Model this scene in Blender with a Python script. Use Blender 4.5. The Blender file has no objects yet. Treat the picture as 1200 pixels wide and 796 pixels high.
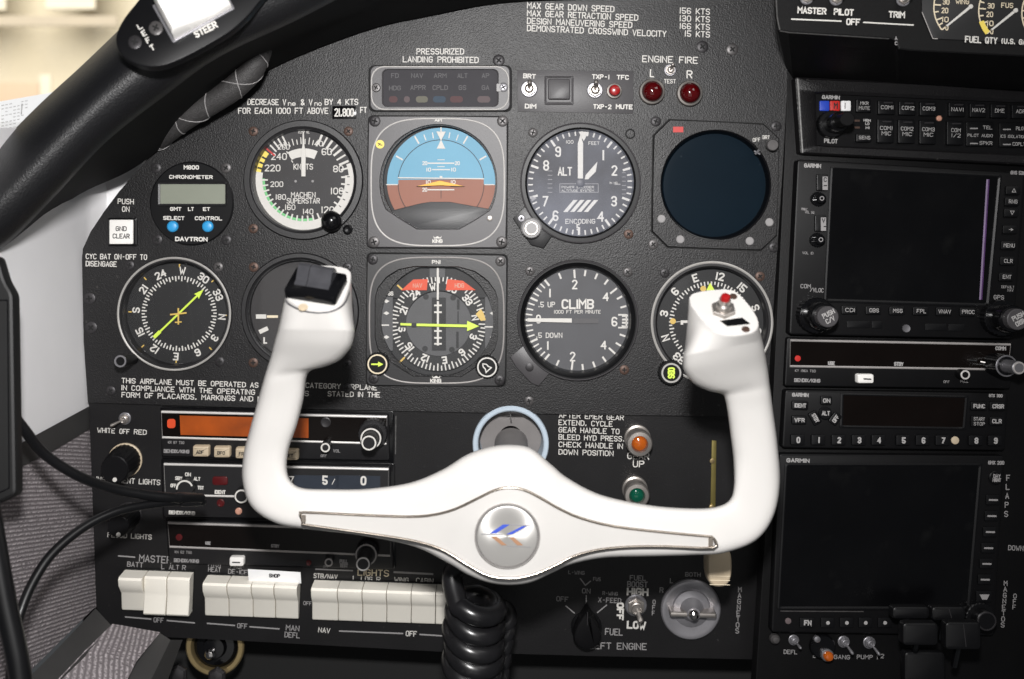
import bpy, bmesh, math, random
import numpy as np
from mathutils import Vector, Matrix
random.seed(7)
SC = bpy.context.scene
COL = SC.collection
R = math.radians

# ------------------------------------------------------------------ camera, world, lamps, exposure
S = 0.000575          # metres per picture unit on the panel face
D = 0.75              # eye to panel face
CAM = Vector((0.0, -D, 0.0))
cam_d = bpy.data.cameras.new('camera')
cam = bpy.data.objects.new('camera', cam_d); COL.objects.link(cam)
cam.location = CAM; cam.rotation_euler = (R(90), 0, 0)
cam_d.sensor_width = 23.6
cam_d.lens = 23.6 / 2 / (600 * S / D)
cam_d.clip_start = 0.01; cam_d.clip_end = 100
cam_d.dof.use_dof = True; cam_d.dof.focus_distance = 0.72; cam_d.dof.aperture_fstop = 5.0
SC.camera = cam

world = bpy.data.worlds.new('World'); SC.world = world; world.use_nodes = True
bg = world.node_tree.nodes['Background']
bg.inputs[0].default_value = (0.9, 0.95, 1.0, 1); bg.inputs[1].default_value = 0.06

def lamp(name, kind, loc, target, power, color=(1, 1, 1), **kw):
    l = bpy.data.lights.new(name, kind); l.energy = power; l.color = color
    for k, v in kw.items(): setattr(l, k, v)
    o = bpy.data.objects.new(name, l); COL.objects.link(o)
    o.location = loc
    o.rotation_euler = (Vector(target) - Vector(loc)).to_track_quat('-Z', 'Y').to_euler()
    return o
# the camera's own flash, a hand above the lens
lamp('flash', 'SPOT', (-0.004, -D, 0.124), (-0.05, 0.0, -0.03), 29.5, (1.0, 0.985, 0.975), spot_size=R(92), spot_blend=1.0, shadow_soft_size=0.022)
# windshield daylight, added fill lamps, and the hangar's own lighting
# unseen lamp added behind the viewer to make glare in the gauge glasses
lamp('glare_lamp', 'AREA', (-0.172, -0.80, 0.192), (-0.1, 0.0, 0.1), 0.10, (1.0, 0.93, 0.84), shape='DISK', size=0.034)
lamp('windshield_daylight', 'AREA', (-0.75, 0.55, 0.75), (-0.22, -0.08, 0.16), 0.28, (1.0, 0.96, 0.9), size=0.6)
lamp('low_fill', 'AREA', (-0.05, -0.95, -0.45), (0.0, -0.1, -0.1), 0.7, (1.0, 0.98, 0.95), size=0.7)  # unseen fill added from below to soften the yoke's underside
lamp('paper_fill', 'SPOT', (-0.70, -0.22, 0.42), (-0.375, 0.09, 0.14), 5.0, (1.0, 0.98, 0.95), spot_size=R(26), spot_blend=0.7, shadow_soft_size=0.05)  # narrow spot added to brighten the papers
lamp('sidewall_fill', 'AREA', (0.55, -0.75, 0.65), (-0.28, -0.05, 0.0), 2.2, (1.0, 0.98, 0.95), size=0.5)  # area lamp added to lift the white side panel
lamp('hangar_light', 'AREA', (-1.6, 1.6, 1.6), (-2.2, 3.6, 1.2), 62.0, (1.0, 0.93, 0.8), size=1.5)

SC.view_settings.view_transform = 'Standard'; SC.view_settings.look = 'None'
SC.view_settings.exposure = 0.0; SC.view_settings.gamma = 1.0

# ------------------------------------------------------------------ planes: picture coordinates (1200 wide) on a real plane -> world
def ray(px, py): return Vector(((px - 600) * S, D, (398 - py) * S))
class Plane:
    def __init__(s, o, n): s.o = Vector(o); s.n = Vector(n).normalized()
    def __call__(s, px, py, h=0.0):
        r = ray(px, py); t = (s.o - CAM).dot(s.n) / r.dot(s.n)
        return CAM + r * t + s.n * (h * S)
def front(d): return Plane((0, -d, 0), (0, -1, 0))
def W(px, py, d): return CAM + ray(px, py) * ((D - d) / D)
TILT = 0.115
def onpanel(d): return Plane((0, -d, 0), (0, -1, -TILT))   # the panel leans: its top is nearer than its foot
PM = onpanel(0.0)      # main panel face
PL = Plane(W(600, 486, -0.009), (0, -1, -0.20))     # lower panel face: leans back towards its foot
# radio stack: the plane of the rectangle seen as this quad
_q = [(932, 187), (1197, 203), (1162, 741), (903, 738)]
_r = [ray(*p) for p in _q]
_A = np.array([[r[i] * s for r, s in zip(_r, (1, -1, 1, -1))] for i in range(3)])
_l = np.linalg.svd(_A)[2][-1]; _l = _l / _l.mean()
_p = [CAM + r * float(l) for r, l in zip(_r, _l)]
_n = (_p[1] - _p[0]).cross(_p[3] - _p[0]); _n = _n if _n.y < 0 else -_n
_n.normalize()
print('stack normal', _n, [tuple(round(c, 3) for c in p) for p in _p])
PS = Plane((_p[0] + _p[1] + _p[2] + _p[3]) / 4 + Vector((0, 0.0, 0)), _n)

def Loc(pl, cx, cy, ang=0.0):
    c, s = math.cos(R(ang)), math.sin(R(ang))
    def F(x, y, z=0.0): return pl(cx + x * c - y * s, cy + x * s + y * c, z)
    F.o = pl(cx, cy, 0)
    return F
def Rel(F, x0, y0, z0=0.0, ang=0.0):
    c, s = math.cos(R(ang)), math.sin(R(ang))
    def G(x, y, z=0.0): return F(x0 + x * c - y * s, y0 + x * s + y * c, z0 + z)
    return G
def Deep(pl, cx, cy, ang=0.0):
    """local frame whose x,y are laid on the plane first and then lifted straight along the normal"""
    return Loc(pl, cx, cy, ang)

# ------------------------------------------------------------------ materials
MATS = {}
def new_mat(name):
    m = bpy.data.materials.new(name); m.use_nodes = True
    nt = m.node_tree; b = nt.nodes['Principled BSDF']
    MATS[name] = m
    return m, nt, b
def mat(name, col, rough=0.5, metal=0.0, bump=None, var=0.0, vscale=60.0, coat=0.0, spec=0.5, aniso=0.0, wear=None, rvar=0.0):
    m, nt, b = new_mat(name)
    b.inputs['Base Color'].default_value = (*col, 1); b.inputs['Roughness'].default_value = rough
    b.inputs['Metallic'].default_value = metal
    b.inputs['Specular IOR Level'].default_value = spec
    b.inputs['Coat Weight'].default_value = coat
    tc = nt.nodes.new('ShaderNodeTexCoord')
    L = nt.links.new
    if var:
        n = nt.nodes.new('ShaderNodeTexNoise'); n.inputs['Scale'].default_value = vscale; n.inputs['Detail'].default_value = 5
        L(tc.outputs['Object'], n.inputs['Vector'])
        mx = nt.nodes.new('ShaderNodeMix'); mx.data_type = 'RGBA'
        mx.inputs[6].default_value = tuple(max(0, c * (1 - var)) for c in col) + (1,)
        mx.inputs[7].default_value = tuple(min(1, c * (1 + var)) for c in col) + (1,)
        L(n.outputs['Fac'], mx.inputs[0]); out = mx.outputs[2]
        if wear:
            wcol, wscale, lo, hi = wear
            w = nt.nodes.new('ShaderNodeTexNoise'); w.inputs['Scale'].default_value = wscale; w.inputs['Detail'].default_value = 8
            L(tc.outputs['Object'], w.inputs['Vector'])
            rp = nt.nodes.new('ShaderNodeMapRange'); rp.inputs[1].default_value = lo; rp.inputs[2].default_value = hi
            L(w.outputs['Fac'], rp.inputs[0])
            m2 = nt.nodes.new('ShaderNodeMix'); m2.data_type = 'RGBA'
            L(rp.outputs[0], m2.inputs[0]); L(out, m2.inputs[6]); m2.inputs[7].default_value = (*wcol, 1)
            out = m2.outputs[2]
        L(out, b.inputs['Base Color'])
        if rvar:
            rr_ = nt.nodes.new('ShaderNodeMapRange'); rr_.inputs[3].default_value = rough - rvar; rr_.inputs[4].default_value = rough + rvar
            L(n.outputs['Fac'], rr_.inputs[0]); L(rr_.outputs[0], b.inputs['Roughness'])
    if bump:
        kind, scale, strength, dist = bump
        if kind == 'voronoi':
            t = nt.nodes.new('ShaderNodeTexVoronoi'); t.inputs['Scale'].default_value = scale; o = t.outputs['Distance']
        else:
            t = nt.nodes.new('ShaderNodeTexNoise'); t.inputs['Scale'].default_value = scale; t.inputs['Detail'].default_value = 3; o = t.outputs['Fac']
        L(tc.outputs['Object'], t.inputs['Vector'])
        bp = nt.nodes.new('ShaderNodeBump'); bp.inputs['Strength'].default_value = strength; bp.inputs['Distance'].default_value = dist
        L(o, bp.inputs['Height']); L(bp.outputs[0], b.inputs['Normal'])
    return m
mat('panel_paint', (0.0058, 0.0053, 0.0059), 0.42, bump=('noise', 1150, 0.34, 0.0007), var=0.35, vscale=20, rvar=0.09, wear=((0.045, 0.042, 0.04), 300, 0.68, 0.76), spec=0.38)
mat('lower_paint', (0.0068, 0.0064, 0.007), 0.48, bump=('noise', 1500, 0.2, 0.0006), var=0.35, vscale=20, rvar=0.08, wear=((0.035, 0.033, 0.032), 420, 0.69, 0.77), spec=0.36)
mat('stack_paint', (0.0038, 0.0037, 0.004), 0.5, bump=('noise', 1500, 0.24, 0.0006), var=0.3, vscale=40, spec=0.16)
mat('bezel_black', (0.00957, 0.00919, 0.01023), 0.42, bump=('noise', 1400, 0.15, 0.0004), var=0.15, vscale=90)
mat('bezel_grey', (0.0527, 0.0496, 0.0527), 0.45, bump=('noise', 1600, 0.15, 0.0004), var=0.12, vscale=70)
mat('satin_black', (0.00479, 0.00479, 0.00545), 0.38, var=0.2, vscale=120, spec=0.22)
mat('gloss_black', (0.00341, 0.00341, 0.00407), 0.18, var=0.2, vscale=120)
mat('case_black', (0.004, 0.004, 0.0042), 0.55, var=0.2, vscale=60)
mat('rocker_black', (0.045, 0.045, 0.05), 0.22, var=0.3, vscale=160)
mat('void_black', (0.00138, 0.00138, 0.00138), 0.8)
mat('dial_black', (0.00407, 0.00407, 0.00479), 0.6, var=0.15, vscale=80)
mat('dial_brown', (0.01876, 0.01639, 0.01705), 0.6, var=0.12, vscale=60)
mat('dial_grey', (0.0589, 0.0589, 0.0651), 0.6, var=0.12, vscale=60)
mat('disc_grey', (0.062, 0.062, 0.0651), 0.55, var=0.15, vscale=80)
mat('print_white', (0.62, 0.6, 0.565), 0.6, var=0.06, vscale=400)
mat('print_cream', (0.72, 0.62, 0.45), 0.6)
mat('print_faint', (0.125, 0.122, 0.127), 0.6, spec=0.1)
mat('print_grey', (0.27, 0.26, 0.26), 0.6)
mat('print_dim', (0.34, 0.33, 0.325), 0.6)
mat('face_dark', (0.0042, 0.0041, 0.0046), 0.45, bump=('noise', 1400, 0.1, 0.0004), var=0.2, vscale=90, spec=0.18)
mat('print_dark', (0.01023, 0.01023, 0.01194), 0.6)
mat('white_enamel', (0.83, 0.81, 0.78), 0.28, var=0.04, vscale=30, coat=0.3)
mat('yoke_white', (0.61, 0.592, 0.57), 0.33, var=0.05, vscale=26, coat=0.25, bump=('noise', 260, 0.03, 0.0006), wear=((0.45, 0.42, 0.38), 55, 0.70, 0.86))
mat('inlay_white', (0.5, 0.485, 0.465), 0.5, var=0.05, vscale=45, bump=('noise', 900, 0.05, 0.0003), wear=((0.45, 0.43, 0.40), 70, 0.68, 0.86))
mat('rocker_ivory', (0.9, 0.86, 0.77), 0.35, var=0.05, vscale=60)
mat('ivory', (0.5, 0.41, 0.29), 0.45, var=0.12, vscale=60)
mat('tape_white', (0.8, 0.8, 0.8), 0.6, var=0.03)
mat('chrome', (0.55, 0.53, 0.52), 0.16, 1.0, var=0.25, vscale=160)
mat('worn_chrome', (0.50, 0.44, 0.38), 0.26, 1.0, var=0.45, vscale=110)
mat('nickel', (0.4, 0.37, 0.345), 0.38, 0.85, var=0.15, vscale=200)
mat('magneto_metal', (0.36, 0.35, 0.37), 0.4, 0.7, var=0.25, vscale=90)
mat('steel', (0.25, 0.245, 0.26), 0.45, 0.75, var=0.2, vscale=90)
mat('screw_grey', (0.085, 0.08, 0.08), 0.42, 0.45, var=0.4, vscale=200)
mat('screw_brown', (0.085, 0.05, 0.038), 0.5, 0.4, var=0.4, vscale=200)
mat('screw_dark', (0.03, 0.028, 0.03), 0.45, 0.4, var=0.3, vscale=200)
mat('knob_silver', (0.24, 0.235, 0.235), 0.55, 0.2, var=0.15, vscale=150)
mat('ring_silver', (0.42, 0.405, 0.385), 0.4, 0.25, var=0.1, vscale=150)
mat('line_silver', (0.60, 0.58, 0.56), 0.4, 0.2, var=0.12, vscale=150)
mat('line_dim', (0.34, 0.32, 0.31), 0.45, 0.2, var=0.12, vscale=150)
mat('worn_edge', (0.12, 0.118, 0.115), 0.45, 0.4, var=0.7, vscale=350)  # worn edges; on the audio panel this colour also holds the lit bevel
mat('needle_lime', (0.62, 0.80, 0.08), 0.5)
mat('paint_yellow', (0.80, 0.62, 0.10), 0.5)
mat('paint_amber', (0.85, 0.42, 0.02), 0.5)
mat('paint_ochre', (0.62, 0.42, 0.10), 0.5)
mat('paint_orange', (0.62, 0.06, 0.012), 0.55)
mat('paint_red', (0.48, 0.018, 0.014), 0.5)
mat('paint_green', (0.16, 0.50, 0.20), 0.5)
mat('paint_blue', (0.012, 0.05, 0.42), 0.5)
mat('sky_blue', (0.12, 0.33, 0.47), 0.55, var=0.05, vscale=50)
mat('earth_brown', (0.26, 0.09, 0.05), 0.55, var=0.08, vscale=50)
mat('lcd', (0.22, 0.235, 0.19), 0.35, var=0.06, vscale=90)
mat('button_cyan', (0.03, 0.30, 0.62), 0.4)
mat('annunciator', (0.052, 0.05, 0.055), 0.6, var=0.15, vscale=50, spec=0.08)
mat('smear_red', (0.1, 0.06, 0.062), 0.6, spec=0.1); mat('smear_pink', (0.12, 0.095, 0.098), 0.6, spec=0.1)
mat('smear_olive', (0.14, 0.135, 0.11), 0.6, spec=0.1); mat('smear_blue', (0.055, 0.075, 0.1), 0.6, spec=0.1)
mat('crt', (0.0042, 0.0098, 0.016), 0.45, var=0.12, vscale=30, spec=0.03, wear=((0.03, 0.04, 0.05), 160, 0.72, 0.78))
mat('screen_black', (0.0020, 0.0020, 0.0024), 0.24, var=0.3, vscale=18, spec=0.35, rvar=0.14, wear=((0.007, 0.007, 0.007), 55, 0.6, 0.9))
mat('screen_brown', (0.00407, 0.00275, 0.00237), 0.25, var=0.3, vscale=50, spec=0.2)
mat('violet_reflection', (0.10, 0.045, 0.15), 0.5, 0.0, var=0.8, vscale=45)
mat('orange_filter', (0.3, 0.055, 0.003), 0.4, var=0.75, vscale=55)
mat('window_blue', (0.0217, 0.0279, 0.0403), 0.3, var=0.2, vscale=90)
mat('lens_red', (0.065, 0.001, 0.002), 0.10, coat=0.8)
mat('button_red', (0.3, 0.006, 0.007), 0.3, coat=0.4)
mat('lens_amber', (0.40, 0.085, 0.008), 0.12, coat=0.8)
mat('lens_green', (0.002, 0.07, 0.04), 0.10, coat=0.8)
mat('lens_maroon', (0.0744, 0.005, 0.0062), 0.3)
mat('collar_blue', (0.46, 0.54, 0.62), 0.4, var=0.06, vscale=60)
mat('shaft_grey', (0.24, 0.225, 0.22), 0.45, 0.3, var=0.2, vscale=60)
mat('rubber', (0.0085, 0.0083, 0.0092), 0.30, var=0.4, vscale=70, rvar=0.08, wear=((0.03, 0.029, 0.028), 180, 0.66, 0.8))
mat('cable_black', (0.00445, 0.00445, 0.00511), 0.33, var=0.2, vscale=60)
mat('leather', (0.005, 0.005, 0.006), 0.46, bump=('voronoi', 1250, 0.35, 0.0005), var=0.3, vscale=20)
mat('underside', (0.00204, 0.00204, 0.0022), 0.75, var=0.2, vscale=60, spec=0.22)
mat('trim_white', (0.87, 0.86, 0.87), 0.6, var=0.06, vscale=14, bump=('noise', 420, 0.10, 0.0006))
mat('trim_strip', (0.042, 0.041, 0.041), 0.55, var=0.15, vscale=60)
mat('brass', (0.42, 0.32, 0.16), 0.35, 0.8, var=0.25, vscale=120)
mat('gold_strip', (0.22, 0.18, 0.06), 0.4, 0.7, var=0.3, vscale=120)
mat('emblem_tan', (0.30, 0.15, 0.075), 0.5)
mat('pink_tan', (0.55, 0.28, 0.20), 0.4)
mat('hangar_cream', (0.78, 0.72, 0.58), 0.8, var=0.06, vscale=0.7)
mat('hangar_beam', (0.55, 0.49, 0.4), 0.8); mat('hangar_brown', (0.72, 0.56, 0.42), 0.8)
mat('hangar_pale', (0.85, 0.80, 0.68), 0.8)
mat('paper', (0.86, 0.87, 0.88), 0.8)

def glass(name, dust=0.0, gloss=0.05, dscale=60, rough=0.03, tint=(1, 1, 1), dustcol=(0.75, 0.8, 0.9)):
    m = bpy.data.materials.new(name); m.use_nodes = True; nt = m.node_tree; nt.nodes.clear(); L = nt.links.new
    out = nt.nodes.new('ShaderNodeOutputMaterial'); tr = nt.nodes.new('ShaderNodeBsdfTransparent'); gl = nt.nodes.new('ShaderNodeBsdfGlossy')
    tr.inputs[0].default_value = (*tint, 1)
    gl.inputs['Roughness'].default_value = rough
    lw = nt.nodes.new('ShaderNodeLayerWeight'); lw.inputs[0].default_value = 0.12
    mr = nt.nodes.new('ShaderNodeMapRange'); mr.inputs[3].default_value = gloss; mr.inputs[4].default_value = 0.8
    L(lw.outputs['Facing'], mr.inputs[0])
    mx = nt.nodes.new('ShaderNodeMixShader'); L(mr.outputs[0], mx.inputs[0]); L(tr.outputs[0], mx.inputs[1]); L(gl.outputs[0], mx.inputs[2])
    last = mx
    if dust:
        tc = nt.nodes.new('ShaderNodeTexCoord'); n = nt.nodes.new('ShaderNodeTexNoise'); n.inputs['Scale'].default_value = dscale; n.inputs['Detail'].default_value = 7
        L(tc.outputs['Object'], n.inputs['Vector'])
        r2 = nt.nodes.new('ShaderNodeMapRange'); r2.inputs[1].default_value = 0.38; r2.inputs[2].default_value = 0.72; r2.inputs[3].default_value = dust * 0.25; r2.inputs[4].default_value = dust
        L(n.outputs['Fac'], r2.inputs[0])
        df = nt.nodes.new('ShaderNodeBsdfDiffuse'); df.inputs[0].default_value = (*dustcol, 1)
        m2 = nt.nodes.new('ShaderNodeMixShader'); L(r2.outputs[0], m2.inputs[0]); L(mx.outputs[0], m2.inputs[1]); L(df.outputs[0], m2.inputs[2]); last = m2
    L(last.outputs[0], out.inputs[0]); MATS[name] = m
glass('glass_clear', dust=0.004, dscale=90, gloss=0.03)
glass('glass_dust_haze', dust=0.17, dscale=22, gloss=0.04, dustcol=(0.75, 0.80, 0.98))  # dust film whose bluish tint also stands in for reflected haze
glass('glass_hazy', dust=0.014, dscale=60, gloss=0.03)
glass('windshield_glass', dust=0.10, dscale=40, dustcol=(0.9, 0.85, 0.75), gloss=0.04)

def brushed():
    m, nt, b = new_mat('brushed_disc'); L = nt.links.new
    b.inputs['Base Color'].default_value = (0.36, 0.35, 0.335, 1); b.inputs['Metallic'].default_value = 0.4; b.inputs['Roughness'].default_value = 0.32
    b.inputs['Anisotropic'].default_value = 0.85
    t = nt.nodes.new('ShaderNodeTangent'); t.direction_type = 'RADIAL'; t.axis = 'Y'; L(t.outputs[0], b.inputs['Tangent'])
    tc = nt.nodes.new('ShaderNodeTexCoord'); n = nt.nodes.new('ShaderNodeTexNoise'); n.inputs['Scale'].default_value = 90; n.inputs['Detail'].default_value = 6
    L(tc.outputs['Object'], n.inputs['Vector'])
    mr = nt.nodes.new('ShaderNodeMapRange'); mr.inputs[3].default_value = 0.30; mr.inputs[4].default_value = 0.48
    L(n.outputs['Fac'], mr.inputs[0]); L(mr.outputs[0], b.inputs['Roughness'])
brushed()
def carpet(name, axis_vec, pitch):
    m, nt, b = new_mat(name); L = nt.links.new
    tc = nt.nodes.new('ShaderNodeTexCoord')
    n = nt.nodes.new('ShaderNodeTexNoise'); n.inputs['Scale'].default_value = 260; n.inputs['Detail'].default_value = 4; L(tc.outputs['Object'], n.inputs['Vector'])
    dot = nt.nodes.new('ShaderNodeVectorMath'); dot.operation = 'DOT_PRODUCT'; L(tc.outputs['Object'], dot.inputs[0]); dot.inputs[1].default_value = axis_vec
    a = nt.nodes.new('ShaderNodeMath'); a.operation = 'MULTIPLY_ADD'; a.inputs[1].default_value = 0.0009; L(n.outputs['Fac'], a.inputs[0]); L(dot.outputs['Value'], a.inputs[2])
    k = nt.nodes.new('ShaderNodeMath'); k.operation = 'MULTIPLY'; k.inputs[1].default_value = 2 * math.pi / pitch; L(a.outputs[0], k.inputs[0])
    s = nt.nodes.new('ShaderNodeMath'); s.operation = 'SINE'; L(k.outputs[0], s.inputs[0])
    mr = nt.nodes.new('ShaderNodeMapRange'); mr.inputs[1].default_value = -1; L(s.outputs[0], mr.inputs[0])
    mul = nt.nodes.new('ShaderNodeMath'); mul.operation = 'MULTIPLY'; L(mr.outputs[0], mul.inputs[0])
    n2 = nt.nodes.new('ShaderNodeTexNoise'); n2.inputs['Scale'].default_value = 520; L(tc.outputs['Object'], n2.inputs['Vector'])
    mr2 = nt.nodes.new('ShaderNodeMapRange'); mr2.inputs[1].default_value = 0.3; mr2.inputs[2].default_value = 0.7; L(n2.outputs['Fac'], mr2.inputs[0]); L(mr2.outputs[0], mul.inputs[1])
    mx = nt.nodes.new('ShaderNodeMix'); mx.data_type = 'RGBA'; L(mul.outputs[0], mx.inputs[0])
    mx.inputs[6].default_value = (0.17, 0.152, 0.158, 1); mx.inputs[7].default_value = (0.66, 0.60, 0.62, 1)
    L(mx.outputs[2], b.inputs['Base Color']); b.inputs['Roughness'].default_value = 0.95; b.inputs['Specular IOR Level'].default_value = 0.1
    bp = nt.nodes.new('ShaderNodeBump'); bp.inputs['Strength'].default_value = 0.7; bp.inputs['Distance'].default_value = 0.0015; L(mul.outputs[0], bp.inputs['Height']); L(bp.outputs[0], b.inputs['Normal'])
carpet('carpet_wall', (0, 0.12, 1), 0.0026)
carpet('carpet_floor', (1, 0.1, 0.4), 0.0027)

# ------------------------------------------------------------------ stroke lettering
GL = {
 'A': '00 26 40/12 32', 'B': '00 06 36 45 44 33 03/33 42 41 30 00', 'C': '~45 36 16 05 01 10 30 41', 'D': '#00 06 26 45 41 20',
 'E': '40 00 06 46/03 33', 'F': '00 06 46/03 33', 'G': '~45 36 16 05 01 10 30 41 43/43 23', 'H': '00 06/40 46/03 43', 'I': '00 06', 'J': '~46 41 30 10 01',
 'K': '00 06/46 02/13 40', 'L': '06 00 40', 'M': '00 06 23 46 40', 'N': '00 06 40 46', 'O': '@16 36 45 41 30 10 01 05', 'P': '00 06 36 45 44 33 03',
 'Q': '@16 36 45 41 30 10 01 05/22 40', 'R': '00 06 36 45 44 33 03/23 40', 'S': '~45 36 16 05 04 13 33 42 41 30 10 01', 'T': '06 46/26 20', 'U': '~06 01 10 30 41 46',
 'V': '06 20 46', 'W': '06 10 23 30 46', 'X': '06 40/00 46', 'Y': '06 23 46/23 20', 'Z': '06 46 00 40',
 '0': '@16 36 45 41 30 10 01 05', '1': '20 26', '2': '~05 16 36 45 44 00/00 40', '3': '~05 16 36 45 44 33 13/~13 33 42 41 30 10 01', '4': '36 02 42/30 36',
 '5': '46 06 03/~03 33 42 41 30 10 01', '6': '~45 36 16 05 01 10 30 41 42 33 13/13 02', '7': '06 46 10', '8': '@13 04 05 16 36 45 44 33 42 41 30 10 01 02/13 33',
 '9': '~01 10 30 41 45 36 16 05 04 13 33/33 44', '-': '13 33', '.': '10 11', ',': '11 10 00', '/': '00 46', '&': '40 05 16 26 35 12/12 01 10 20 42', '(': '~26 14 12 20', ')': '~16 24 22 10',
 'n': '00 04/~03 14 34 43 40', 'e': '02 42/~42 43 34 14 03 01 10 30 41', 'o': '@14 34 43 41 30 10 01 03', ':': '11 12/14 15', '>': '03 43/25 43 21', '^': '00 46', '_': '00 40',
 '*': '#03 26 43 20', 'v': '#06 46 20', 'a': '#00 40 26', "'": '26 24',
}
GW = {'I': 0, '1': 1.2, '.': 1.6, ',': 1.6, ' ': 3, '-': 4, '(': 2.6, ')': 2.6, 'M': 4.6, 'W': 5, ':': 2, "'": 1.5}
def chaikin(p, closed):
    for _ in range(2):
        q = []
        n = len(p)
        if closed:
            for i in range(n):
                a, b = p[i], p[(i + 1) % n]
                q += [(a[0] * .75 + b[0] * .25, a[1] * .75 + b[1] * .25), (a[0] * .25 + b[0] * .75, a[1] * .25 + b[1] * .75)]
        else:
            q.append(p[0])
            for i in range(n - 1):
                a, b = p[i], p[i + 1]
                q += [(a[0] * .75 + b[0] * .25, a[1] * .75 + b[1] * .25), (a[0] * .25 + b[0] * .75, a[1] * .25 + b[1] * .75)]
            q.append(p[-1])
        p = q
    return p
def glyph(c):
    w = GW.get(c, 4.0); out = []
    for st in GL.get(c, '').split('/') if c != '/' else ['00 46']:
        if not st: continue
        sm = st[0] if st[0] in '~@#' else ''
        pts = [(int(t[0]), int(t[1])) for t in st.lstrip('~@#').split()]
        if c == '1': pts = [(0.6, p[1]) for p in pts]
        elif c in '.,(): ' : pts = [(p[0] * 0.8, p[1]) for p in pts]
        elif w != 4 and c not in 'I': pts = [(p[0] * w / 4, p[1]) for p in pts]
        if c in '235689SCGJU' and not sm: pass
        if sm in ('~', '@'): pts = chaikin(pts, sm == '@')
        out.append((pts, sm in ('@', '#')))
    return out, w

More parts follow.
